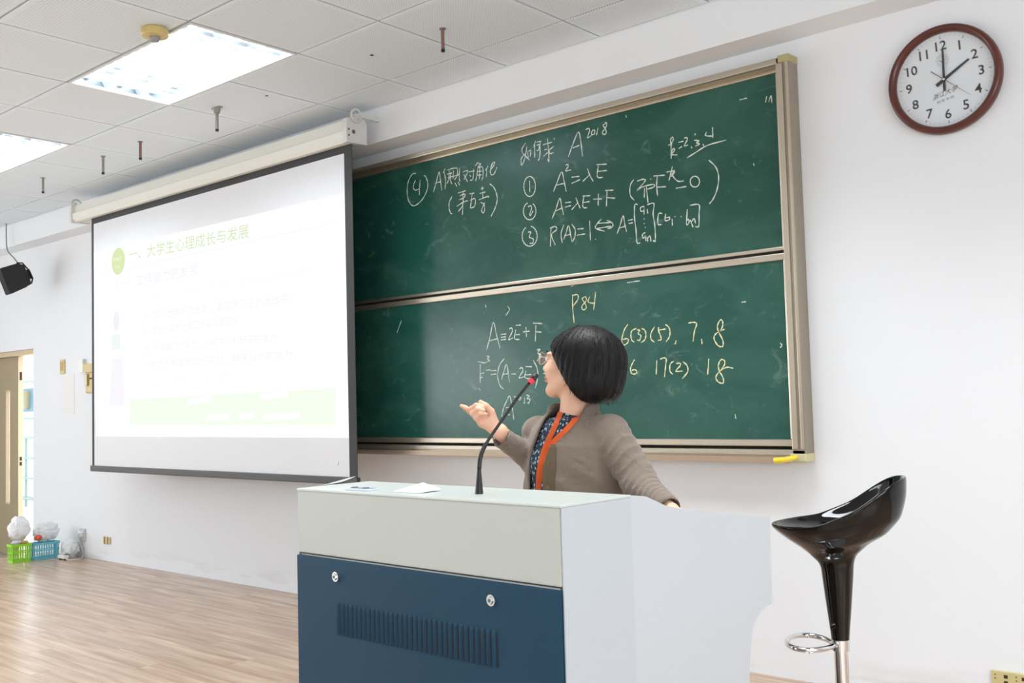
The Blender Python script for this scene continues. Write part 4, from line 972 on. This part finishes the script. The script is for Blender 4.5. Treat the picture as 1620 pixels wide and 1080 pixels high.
# ================================================================== SIGNED DISTANCE MODELLING
def smin(a, b, k): h = np.clip(.5+.5*(b-a)/k, 0, 1); return b*(1-h)+a*h-k*h*(1-h)
def smax(a, b, k): return -smin(-a, -b, k)
def s_ell(P, c, r, R=None):
    q = P-np.asarray(c, dtype=P.dtype)
    if R is not None: q = q @ np.asarray(R, dtype=P.dtype).T
    r = np.asarray(r, dtype=P.dtype); k0 = np.linalg.norm(q/r, axis=1); k1 = np.linalg.norm(q/(r*r), axis=1)+1e-9
    return k0*(k0-1)/k1
def s_cone(P, a, b, ra, rb):
    a = np.asarray(a, dtype=P.dtype); ba = np.asarray(b, dtype=P.dtype)-a; pa = P-a
    h = np.clip(pa @ ba/(ba @ ba), 0, 1); return np.linalg.norm(pa-h[:, None]*ba, axis=1)-(ra+(rb-ra)*h)
def surface(fn, lo, hi, h):
    """naive surface nets"""
    lo = np.asarray(lo, float); n = np.ceil((np.asarray(hi)-lo)/h).astype(int)+1
    ax = [lo[i]+h*np.arange(n[i]) for i in range(3)]
    D = np.empty(n, np.float32)
    for i in range(n[0]):
        Y, Z = np.meshgrid(ax[1], ax[2], indexing='ij')
        D[i] = fn(np.stack([np.full(Y.size, ax[0][i]), Y.ravel(), Z.ravel()], 1)).reshape(n[1], n[2])
    I = D < 0
    c = np.zeros(tuple(n-1), np.int8)
    for a in (0, 1):
        for b in (0, 1):
            for d in (0, 1): c += I[a:n[0]-1+a, b:n[1]-1+b, d:n[2]-1+d]
    act = np.argwhere((c > 0) & (c < 8)); idx = -np.ones(tuple(n-1), np.int64); idx[tuple(act.T)] = np.arange(len(act))
    acc = np.zeros((len(act), 3)); cnt = np.zeros(len(act))
    corners = [(a, b, d) for a in (0, 1) for b in (0, 1) for d in (0, 1)]
    for A in corners:
        for k_ in range(3):
            if A[k_]: continue
            Bc = list(A); Bc[k_] = 1
            da = D[tuple((act+A).T)]; db = D[tuple((act+Bc).T)]; m = (da < 0) != (db < 0)
            t = np.where(m, da/(da-db+1e-12*(da == db)), 0); p = np.repeat(np.array(A, float)[None], len(act), 0); p[:, k_] = t
            acc[m] += p[m]; cnt[m] += 1
    V = lo+(act+acc/cnt[:, None])*h
    F = []
    for k_ in range(3):
        u_, v_ = (k_+1) % 3, (k_+2) % 3
        sl0 = [slice(None)]*3; sl1 = [slice(None)]*3; sl0[k_] = slice(0, n[k_]-1); sl1[k_] = slice(1, n[k_])
        ch = I[tuple(sl0)] != I[tuple(sl1)]; e = np.argwhere(ch)
        e = e[(e[:, u_] > 0) & (e[:, v_] > 0) & (e[:, u_] < n[u_]-1) & (e[:, v_] < n[v_]-1)]
        def cell(du, dv): q = e.copy(); q[:, u_] += du; q[:, v_] += dv; return idx[tuple(q.T)]
        q = np.stack([cell(-1, -1), cell(0, -1), cell(0, 0), cell(-1, 0)], 1)
        ins = I[tuple(e.T)]; q[~ins] = q[~ins][:, ::-1]; F.append(q)
    return V, np.concatenate(F)
def sdf_obj(name, fn, lo, hi, h, m, parent, smooth_it=0, extra=None, matfn=None, disp=None):
    Vs, Fs, off = [], [], 0
    for (f_, l_, h_, s_) in [(fn, lo, hi, h)]+(extra or []):
        V, F = surface(f_, l_, h_, s_); Vs.append(V); Fs.append(F+off); off += len(V)
    V = np.concatenate(Vs); F = np.concatenate(Fs)
    if disp is not None: V = disp(V)
    me = bpy.data.meshes.new(name); me.vertices.add(len(V)); me.vertices.foreach_set('co', V.astype(np.float32).ravel())
    me.loops.add(len(F)*4); me.loops.foreach_set('vertex_index', F.astype(np.int32).ravel())
    me.polygons.add(len(F)); me.polygons.foreach_set('loop_start', np.arange(0, len(F)*4, 4, dtype=np.int32)); me.polygons.foreach_set('loop_total', np.full(len(F), 4, np.int32))
    me.update(calc_edges=True); me.validate()
    me.polygons.foreach_set('use_smooth', np.ones(len(me.polygons), bool))
    for mm in (m if isinstance(m, (list, tuple)) else [m]): me.materials.append(mm)
    if matfn is not None:
        C = np.zeros(len(me.polygons)*3); me.polygons.foreach_get('center', C); me.polygons.foreach_set('material_index', matfn(C.reshape(-1, 3)).astype(np.int32))
    o = bpy.data.objects.new(name, me); link(o, parent)
    if smooth_it:
        md = o.modifiers.new('smooth', 'SMOOTH'); md.iterations = smooth_it; md.factor = .5
    return o
def march(u, v, fn, d0=2.6, d1=4.2):
    ds = np.arange(d0, d1, .004); r = ray(u, v); P = EYE+ds[:, None]*r; D = fn(P); i = np.argmax(D < 0)
    return P[max(i-1, 0)] if (D < 0).any() else None

# ------------------------------------------------------------------ the woman
HV = np.array([CR[0], CR[1], 0]); HV /= np.linalg.norm(HV)          # to the right of the frame
TV = np.array([-CF[0], -CF[1], 0]); TV /= np.linalg.norm(TV)        # towards the viewer
UPV = np.array([0, 0, 1.])
TF = -.68*HV+.733*TV; TL = .733*HV+.68*TV                           # where her chest points, her left
T0 = cp(908, 700, 3.5); T0[2] = 0
RT = np.stack([TL, TF, UPV])
def tl(P): return (P-T0) @ RT.T
def tw(x, y, z): return T0+TL*x+TF*y+UPV*z
zs_ = [.66, .78, .90, 1.00, 1.07, 1.12, 1.155, 1.185, 1.215]
A_j = [.200, .206, .200, .198, .192, .172, .135, .092, .078]
B_j = [.150, .156, .148, .146, .136, .118, .100, .084, .072]
def tors(P, off=0, z0=.66, z1=1.215, top=0):
    q = tl(P); z = q[:, 2]; a = np.interp(z, zs_, A_j)+off; b = np.interp(z, zs_, B_j)+off
    k0 = np.sqrt((q[:, 0]/a)**2+((q[:, 1]-.0)/b)**2); d = (k0-1)*np.minimum(a, b)*(.55+.45*np.minimum(1, np.sqrt(np.abs(q[:, 1])/(np.abs(q[:, 0])+.05))))
    return smax(d, np.maximum(z0-z, z-z1-top), .02)
LSH, RSH = tw(.158, 0, 1.105), tw(-.158, 0, 1.105)
LEL, LWR = cp(1013, 766, 3.27), cp(1061, 806, 3.08)
REL, RWR = cp(849, 729, 3.61), cp(789, 684, 3.46)
RCF = cp(793, 692, 3.462)*.96+REL*.04
LCF = LWR*.9+LEL*.1
def sleeves(P, e=0):
    d = smin(s_cone(P, LSH, LEL, .070+e, .056+e), s_cone(P, LEL, LCF, .056+e, .040+e), .03)
    d2 = smin(s_cone(P, RSH, REL, .066+e, .052+e), s_cone(P, REL, RCF, .051+e, .036+e), .02)
    return d, d2
def folds(P, a, b, fr, amp):
    a = np.asarray(a); ab = np.asarray(b)-a; t = np.clip((P-a) @ ab/(ab @ ab), 0, 1)
    ph = fr*t*1.15+(P @ np.array([31., 8., -17.]))+1.3*np.sin(P @ np.array([19., -23., 27.])); ph2 = fr*.55*t+(P @ np.array([-9., 22., 30.]))
    e_ = np.sin(PI*np.clip(t*1.02, 0, 1))**.4
    return amp*e_*(.55*(np.abs(np.sin(ph))**.7-.6)+.6*np.sin(ph2)*.6)
def folds_old(P, a, b, fr, amp):
    a = np.asarray(a); ab = np.asarray(b)-a; t = np.clip((P-a) @ ab/(ab @ ab), 0, 1); w_ = np.array([.3, .5, -.4])
    return amp*np.sin(fr*t+(P @ w_)*34)*np.sin(PI*np.clip(t, 0, 1))**.5
def xr_open(z): return np.interp(z, [.6, 1.0, 1.08, 1.14, 1.18, 1.25], [-.030, -.024, .006, .052, .078, .084])
def xl_open(z): return np.interp(z, [.6, .86, .95, 1.02, 1.1, 1.18, 1.25], [-.100, -.106, -.108, -.098, -.076, -.060, -.056])
def jacket_outer(P):
    d = tors(P); l, r = sleeves(P)
    l = l+folds(P, LSH, LEL, 9, .011)+folds(P, LEL, LCF, 15, .010); r = r+folds(P, REL, RCF, 8, .007)
    q0 = tl(P); d = d+.0028*np.sin(q0[:, 0]*38+q0[:, 2]*21+1.4*np.sin(q0[:, 2]*26))*np.sin(q0[:, 2]*17+q0[:, 0]*11)
    d = smin(smin(d, l, .016), r, .010)
    q = tl(P)   # band collar standing round the neck
    k0 = np.sqrt((q[:, 0]/.082)**2+((q[:, 1]+.004)/.076)**2); ring = np.sqrt(((k0-1)*.078)**2+(np.maximum(0, np.abs(q[:, 2]-1.188+.16*q[:, 1])-.015))**2)-.0075
    return smin(d, ring, .014)
def jacket(P):
    d = jacket_outer(P); q = tl(P); z = q[:, 2]
    op = np.maximum(np.maximum(q[:, 0]-xr_open(z), xl_open(z)-q[:, 0]), -q[:, 1]+.01)
    d = smax(d, -op, .006)
    inner = tors(P, -.012, .6, 1.3, .1)
    neckh = s_cone(P, tw(0, 0, 1.1), tw(0, -.0, 1.3), .07, .074)
    cuffl = s_cone(P, LCF, LWR, .033, .033); cuffr = s_cone(P, RCF+(RCF-REL)*.02, RWR+(RWR-REL)*.5, .031, .031)
    return np.maximum(d, -np.minimum(np.minimum(inner, neckh), np.minimum(cuffl, cuffr)))
def shirt(P):
    d = tors(P, -.017, .70, 1.165, .0); q = tl(P)
    bust = np.minimum(s_ell(P, tw(-.06, .07, 1.01), (.06, .06, .06)), s_ell(P, tw(.06, .07, 1.01), (.06, .06, .06)))
    d = smin(d, bust, .03)
    # neckline
    nk = s_cone(P, tw(0, .0, 1.1), tw(0, -.005, 1.19), .069, .058)
    return smin(d, smax(nk, q[:, 2]-1.185, .006), .01)
person = empty('person', 'woman in taupe jacket and orange lanyard behind the lectern, pointing and looking at the board', 'person', (T0[0], T0[1], 0))
def plink(o):   # keep world placement under the person's empty
    o.location = -Vector(person.location); return o

# head
yaw_h = math.radians(32); hfw = -math.cos(yaw_h)*HV-math.sin(yaw_h)*TV; pit = math.radians(10); tilt = math.radians(3)
hf = hfw*math.cos(pit)+UPV*math.sin(pit); hl = np.cross(UPV, hfw); hl /= np.linalg.norm(hl); hu = np.cross(hf, hl)
hl2 = hl*math.cos(tilt)+hu*math.sin(tilt); hu = np.cross(hf, hl2); hl = hl2
HO = cp(910, 575, 3.5); HS = 1.06; RH = np.stack([hf, hl, hu])
def hlq(P): return ((P-HO) @ RH.T)/HS
def hw_(x, y, z): return HO+(hf*x+hl*y+hu*z)*HS
NB = tw(0, -.005, 1.14)
def face(q):
    d = s_ell(q, (-.015, 0, .032), (.094, .074, .082))
    d = smin(d, s_ell(q, (.028, 0, -.025), (.062, .062, .085)), .03)
    for s in (-1, 1):
        d = smin(d, s_cone(q, (-.005, s*.052, -.055), (.062, s*.016, -.098), .016, .017), .03)
        d = smin(d, s_ell(q, (.058, s*.036, -.033), (.028, .026, .03)), .02)
        d = smax(d, -s_ell(q, (.097, s*.032, .002), (.018, .017, .012)), .012)
        d = smin(d, s_ell(q, (-.012, s*.077, -.012), (.017, .007, .03), np.array([[1, 0, .25], [0, 1, 0], [-.25, 0, 1]])), .006)
        d = smin(d, s_ell(q, (.080, s*.031, .002), (.012, .0125, .0115)), .003)
        d = smin(d, s_cone(q, (.088, s*.014, .02), (.078, s*.048, .018), .007, .006), .012)
        d = smin(d, s_ell(q, (.098, s*.009, -.036), (.009, .008, .007)), .006)
    d = smin(d, s_cone(q, (.088, 0, .008), (.107, 0, -.030), .007, .0095), .012)
    d = smin(d, s_ell(q, (.068, 0, -.102), (.020, .022, .017)), .015)
    d = smin(d, s_ell(q, (.092, 0, -.060), (.011, .022, .0052)), .004)
    d = smin(d, s_ell(q, (.090, 0, -.0705), (.011, .019, .0062)), .004)
    return d
def head(P):
    q = hlq(P); d = face(q)*HS
    nk = s_cone(P, hw_(-.022, 0, -.05), NB, .052, .058)
    return smin(d, nk, .022)
def bodycore(P):
    d = tors(P, -.035, .70, 1.16); d = smin(d, s_cone(P, NB, tw(0, 0, 1.0), .055, .06), .03)
    for a, b, c in ((LSH, LEL, LWR), (RSH, REL, RWR)):
        d = smin(d, s_cone(P, a, b, .045, .035), .02); d = smin(d, s_cone(P, b, c, .036, .024), .015)
    return d
# right hand, palm to the viewer, index finger out
def hpt(a, b, dz=0): return cp(720+a/9.815, 620+b/9.815, 3.46-dz)
Wp = hpt(690, 610, 0)
def chain(P, pts, rs, k_=.004):
    d = None
    for i in range(len(pts)-1):
        e = s_cone(P, pts[i], pts[i+1], rs[i], rs[i+1]); d = e if d is None else smin(d, e, k_)
    return d
F_IDX = [hpt(330, 330, -.012), hpt(228, 300, -.002), hpt(160, 245, .004), hpt(95, 212, .006)]
F_MID = [hpt(330, 350, -.002), hpt(245, 265, .012), hpt(330, 205, .026), hpt(420, 235, .028)]
F_RNG = [hpt(340, 410, .004), hpt(270, 335, .022), hpt(350, 262, .036), hpt(440, 285, .034)]
F_PNK = [hpt(375, 465, .008), hpt(318, 400, .026), hpt(385, 335, .038), hpt(455, 345, .034)]
F_THB = [hpt(610, 470, .004), hpt(560, 300, .012), hpt(480, 215, .02), hpt(395, 155, .016)]
def rhand(P):
    d = s_cone(P, REL*.5+RWR*.5, Wp, .030, .0235)
    palm = smin(s_cone(P, Wp, hpt(400, 360, -.006), .024, .019), s_cone(P, Wp, hpt(430, 450, -.002), .023, .019), .012)
    palm = smin(palm, s_cone(P, hpt(560, 430, .006), hpt(420, 480, .006), .018, .015), .012)
    d = smin(d, palm, .012)
    for pts, rs in ((F_IDX, (.0105, .0095, .0082, .0062)), (F_MID, (.011, .0098, .0088, .0075)), (F_RNG, (.0108, .0094, .0084, .007)), (F_PNK, (.0095, .0082, .0072, .0062)), (F_THB, (.0155, .012, .0105, .0078))):
        d = smin(d, chain(P, pts, rs), .0035)
    return d
# left hand resting on the rear corner of the lectern
LD = LWR-LEL; LD /= np.linalg.norm(LD)
fd = TV*.9+HV*.05; fd /= np.linalg.norm(fd); sd = np.cross(UPV, fd)
lh0 = LWR+LD*.012
def lpt(f_, s_, z_): return lh0+fd*f_+sd*s_+UPV*z_
def lhand(P):
    d = s_cone(P, LEL*.5+LWR*.5, LWR, .028, .022)
    d = smin(d, smin(s_cone(P, lh0, lpt(.075, .022, -.012), .02, .012), s_cone(P, lh0, lpt(.07, -.025, -.012), .02, .012), .014), .01)
    for i, (s0, L, r) in enumerate(((-.033, .06, .0075), (-.012, .072, .0085), (.010, .078, .0088), (.030, .07, .0085))):
        d = smin(d, chain(P, [lpt(.07, s0*.85, -.012), lpt(.07+L*.45, s0*1.1, -.004), lpt(.07+L*.8, s0*1.2, -.018), lpt(.07+L, s0*1.22, -.026)], (r+.002, r, r*.92, r*.75)), .004)
    d = smin(d, chain(P, [lpt(.015, .022, -.004), lpt(.035, .05, -.012), lpt(.065, .062, -.02), lpt(.085, .06, -.024)], (.014, .011, .0095, .0075)), .006)
    return d
def bb_(pts, pad):
    pts = np.array(pts); return pts.min(0)-pad, pts.max(0)+pad
hlo, hhi = bb_([hw_(x, y, z) for x in (-.12, .12) for y in (-.09, .09) for z in (-.13, .12)]+[NB], .01)
blo, bhi = bb_([tw(x, y, z) for x in (-.2, .2) for y in (-.15, .15) for z in (.7, 1.16)]+[LEL, LWR, REL, RWR], .02)
rlo, rhi = bb_(F_IDX+F_MID+F_THB+F_PNK+[Wp, REL*.5+RWR*.5], .035)
llo, lhi = bb_([lpt(.15, -.05, -.03), lpt(.15, .07, 0), lpt(0, 0, 0), LEL*.5+LWR*.5], .04)
def skinmat(C):
    q = ((C-HO) @ RH.T)/HS
    lip = (s_ell(q, (.094, 0, -.065), (.014, .023, .0115)) < 0)
    return np.where(lip, 1, 0)
def legs_core(P):
    d = None
    for s in (-1, 1):
        hp, kn, an = tw(s*.09, 0, .68), tw(s*.10, .04, .42), tw(s*.11, -.01, .08)
        e = smin(s_cone(P, hp, kn, .07, .05), s_cone(P, kn, an, .048, .032), .02); d = e if d is None else np.minimum(d, e)
    return smin(d, s_ell(P, tw(0, 0, .74), (.11, .11, .1)), .05)
body = sdf_obj('body', head, hlo, hhi, .0028, [SKIN, LIP], person, 3, extra=[(bodycore, blo, bhi, .009), (rhand, rlo, rhi, .0022), (lhand, llo, lhi, .0028), (legs_core, *bb_([tw(-.2, -.1, .06), tw(.2, .1, .8), tw(-.2, .1, .06), tw(.2, -.1, .8)], .03), .01)], matfn=skinmat)
plink(body)
jlo, jhi = bb_([tw(x, y, z) for x in (-.23, .23) for y in (-.17, .17) for z in (.65, 1.23)]+[LEL, LCF, REL, RCF], .07)
plink(sdf_obj('jacket', jacket, jlo, jhi, .0048, JACKET, person, 3))
slo, shi = bb_([tw(x, y, z) for x in (-.2, .2) for y in (-.15, .16) for z in (.69, 1.2)], .01)
plink(sdf_obj('shirt', shirt, slo, shi, .0055, SHIRT, person, 3))
def placket(P):
    q = tl(P); z = q[:, 2]; d = tors(P, .0035, .672, 1.085)
    return np.maximum(np.maximum(d, -tors(P, -.006, .6, 1.2)), np.maximum(np.maximum(xr_open(z)+.003-q[:, 0], q[:, 0]-xr_open(z)-np.interp(z, [1.0, 1.09], [.060, .022])), -q[:, 1]+.01))
plo, phi = bb_([tw(x, y, z) for x in (-.02, .09) for y in (.05, .17) for z in (.67, 1.13)], .01)
PLK = mat('olive_brown_rib', (98, 84, 64), .9, bump=(60, .5, (1, 1, .05)))
o = plink(sdf_obj('placket', placket, plo, phi, .004, PLK, person, 2)); o['label'] = 'olive brown ribbed button placket of the jacket'
for (u, v) in ((869, 733), (868, 770)):
    p = march(u, v, jacket_outer)
    if p is not None:
        n = TF*.9+TV*.4; n /= np.linalg.norm(n); bm = B(); cyl(bm, p+n*.001, p+n*.006, .0062, .0055, 16); plink(obj('button', bm, mat('bronze_button', (120, 102, 80), .35, .6), person))
def cuff(a, b, r0, r1):
    bm = B(); a, b = np.array(a), np.array(b); n = 9
    tube(bm, [a+(b-a)*i/n for i in range(n+1)], [r0+(r1-r0)*i/n+(.0012 if i % 2 else 0) for i in range(n+1)], 36); return bm
# lanyard
def ribbon(uvs, w_, fn, off=.004, n=26, tw_=0):
    pts = []
    for (u, v) in spline([np.array(p, float) for p in uvs], n):
        p = march(u, v, fn)
        if p is not None: pts.append(p-ray(u, v)*off)
    for _ in range(2): pts = [pts[0]]+[(pts[i-1]+pts[i]*2+pts[i+1])/4 for i in range(1, len(pts)-1)]+[pts[-1]]
    bm = B(); L, R_ = [], []
    for i, p in enumerate(pts):
        t = pts[min(i+1, len(pts)-1)]-pts[max(i-1, 0)]; t /= np.linalg.norm(t); nrm = TF*.6+TV*.5; s_ = np.cross(t, nrm); s_ /= np.linalg.norm(s_)
        L.append(bm.verts.new(p+s_*w_/2)); R_.append(bm.verts.new(p-s_*w_/2))
    for i in range(len(pts)-1): bm.faces.new((L[i], L[i+1], R_[i+1], R_[i]))
    bmesh.ops.solidify(bm, geom=bm.faces[:], thickness=.0012); return bm
both = lambda P: np.minimum(shirt(P), jacket(P))
lan = bpy.data.objects.new('lanyard', None); link(lan, person); lan['label'] = 'bright orange lanyard round the neck'
lan.location = -Vector(person.location)
obj('ribbon', ribbon([(889, 646), (884, 660), (873, 684), (863, 706), (856, 728), (852, 755), (852, 792)], .019, shirt, .006), ORANGE, lan)
obj('ribbon', ribbon([(917, 655), (908, 665), (897, 678), (883, 691), (869, 706), (860, 726), (856, 745), (854, 762)], .017, lambda P: np.minimum(shirt(P), jacket(P)), .007), ORANGE, lan)
# hair
def hair(P):
    q = hlq(P); wv = .0010*np.sin(np.arctan2(q[:, 1], q[:, 0]+.03)*31)*(q[:, 2] < .09)
    d = smin(s_ell(q, (-.043, 0, .016), (.134, .114, .116)), s_ell(q, (-.066, .0, -.058), (.104, .108, .078)), .04)+wv
    d = smax(d, -(q[:, 2]+.128+.25*(q[:, 0]+.05)), .018)
    cut = np.maximum(-(q[:, 0]-(.030+.90*q[:, 2])), q[:, 2]-.030-.10*np.abs(q[:, 1]))
    cut = np.minimum(cut, np.maximum(-(q[:, 0]-.088), q[:, 2]-.045))
    d = smax(d, -cut, .012)
    inn = s_ell(q, (-.035, 0, -.09), (.06, .065, .075))
    return smax(d, -inn, .01)*HS
h0, h1 = bb_([hw_(x, y, z) for x in (-.18, .11) for y in (-.13, .13) for z in (-.15, .14)], .005)
hr = plink(sdf_obj('hair', hair, h0, h1, .003, HAIR, person, 2)); hr['label'] = 'short black bob haircut'
bm = B(); rs = np.random.RandomState(3)
for i in range(330):
    az = rs.uniform(0, 2*PI); pts = []
    top = np.array([-.02, 0, .02]); e0 = rs.uniform(55, 80); e1 = rs.uniform(-52, -20)
    for j in range(15):
        el = math.radians(e0+(e1-e0)*j/14); a_ = az+.03*math.sin(j*.7+i)
        dr = np.array([math.cos(a_)*math.cos(el), math.sin(a_)*math.cos(el), math.sin(el)])
        ts = np.linspace(.05, .24, 60); PP = np.array([hw_(*(top+dr*t)) for t in ts]); D = hair(PP); ins = np.where(D < 0)[0]
        if len(ins) == 0: break
        k_ = ins[-1]
        if k_ > 57: break
        pts.append(PP[k_]+(PP[1]-PP[0])*.15+rs.randn(3)*.0007)
    if len(pts) < 6: continue
    if e1 < -35: pts.append(pts[-1]+np.array([0, 0, -.012])+rs.randn(3)*.003)
    n = len(pts); tube(bm, pts, [.0014*(.4+.6*math.sin(PI*min(.97, (j+.6)/n))) for j in range(n)], 4)
o = obj('hair_strands', bm, HAIR, person, smooth=True); plink(o); o['kind'] = 'stuff'
# eyes, brows, glasses
for s in (-1, 1):
    bm = B(); sph(bm, hw_(.0835, s*.031, .002), .0112*HS, n=18); o = plink(obj('eye', bm, mat('eye_white', (236, 232, 226), .2), person, smooth=True))
    bm = B(); c_ = hw_(.0835, s*.031, .003); dv = hf*1.0; cyl(bm, c_+dv*.0098*HS, c_+dv*.0122*HS, .0058, .003, 16); plink(obj('iris', bm, mat('dark_iris', (40, 26, 20), .1), person))
    bm = B(); tube(bm, [hw_(.098, s*.012, .022), hw_(.0965, s*.03, .0275), hw_(.085, s*.048, .024)], [.0022, .0028, .0014], 6); plink(obj('eyebrow', bm, HAIR, person))
gl = bpy.data.objects.new('glasses', None); link(gl, person); gl.location = -Vector(person.location); gl['label'] = 'thin pale framed glasses'
GF = mat('pale_pink_metal', (222, 190, 186), .25, .6)
for s in (-1, 1):
    cc_ = (.112, s*.034, .0); ring_ = [hw_(cc_[0]-.006*abs(math.cos(t)) , cc_[1]+.025*math.cos(t), cc_[2]+.0195*math.sin(t)) for t in np.linspace(0, 2*PI, 29)[:-1]]
    bm = B(); tube(bm, ring_, .0013, 6, True); obj('lens_rim', bm, GF, gl, smooth=True)
    bm = B(); bm.faces.new([bm.verts.new(p) for p in ring_]); bmesh.ops.solidify(bm, geom=bm.faces[:], thickness=.001); obj('lens', bm, mat('spectacle_lens', (255, 255, 255), .03, trans=1, alpha=.3), gl)
    bm = B(); tube(bm, [hw_(.106, s*.059, .006), hw_(.10, s*.070, .006), hw_(.04, s*.079, .004), hw_(-.01, s*.083, .002), hw_(-.03, s*.082, -.018)], .0013, 6); obj('temple_arm', bm, GF, gl, smooth=True)
bm = B(); tube(bm, [hw_(.112, -.010, .004), hw_(.114, 0, .007), hw_(.112, .010, .004)], .0013, 6); obj('bridge', bm, GF, gl)
# trousers and shoes, behind the lectern
def trousers(P):
    d = None
    for s in (-1, 1):
        hp, kn, an = tw(s*.09, 0, .70), tw(s*.10, .04, .42), tw(s*.11, -.01, .07)
        e = smin(s_cone(P, hp, kn, .092, .072), s_cone(P, kn, an, .070, .062), .02); d = e if d is None else smin(d, e, .01)
    d = smin(d, s_ell(P, tw(0, 0, .74), (.15, .14, .12)), .05); return smax(d, .05-P[:, 2], .01)
t0, t1 = bb_([tw(x, y, z) for x in (-.22, .22) for y in (-.17, .17) for z in (.04, .86)], .01)
plink(sdf_obj('trousers', trousers, t0, t1, .009, mat('dark_trousers', (38, 40, 48), .85), person, 2))
for s in (-1, 1):
    def shoe(P, s=s): return smax(smin(s_cone(P, tw(s*.11, -.03, .045), tw(s*.125, .15, .03), .042, .034), s_cone(P, tw(s*.11, -.03, .045), tw(s*.11, -.02, .08), .04, .04), .02), .004-P[:, 2], .004)
    t0, t1 = bb_([tw(s*.11+x, y, z) for x in (-.06, .08) for y in (-.09, .2) for z in (0, .13)], .01)
    plink(sdf_obj('shoe', shoe, t0, t1, .006, mat('black_shoe', (26, 24, 24), .4), person, 2))
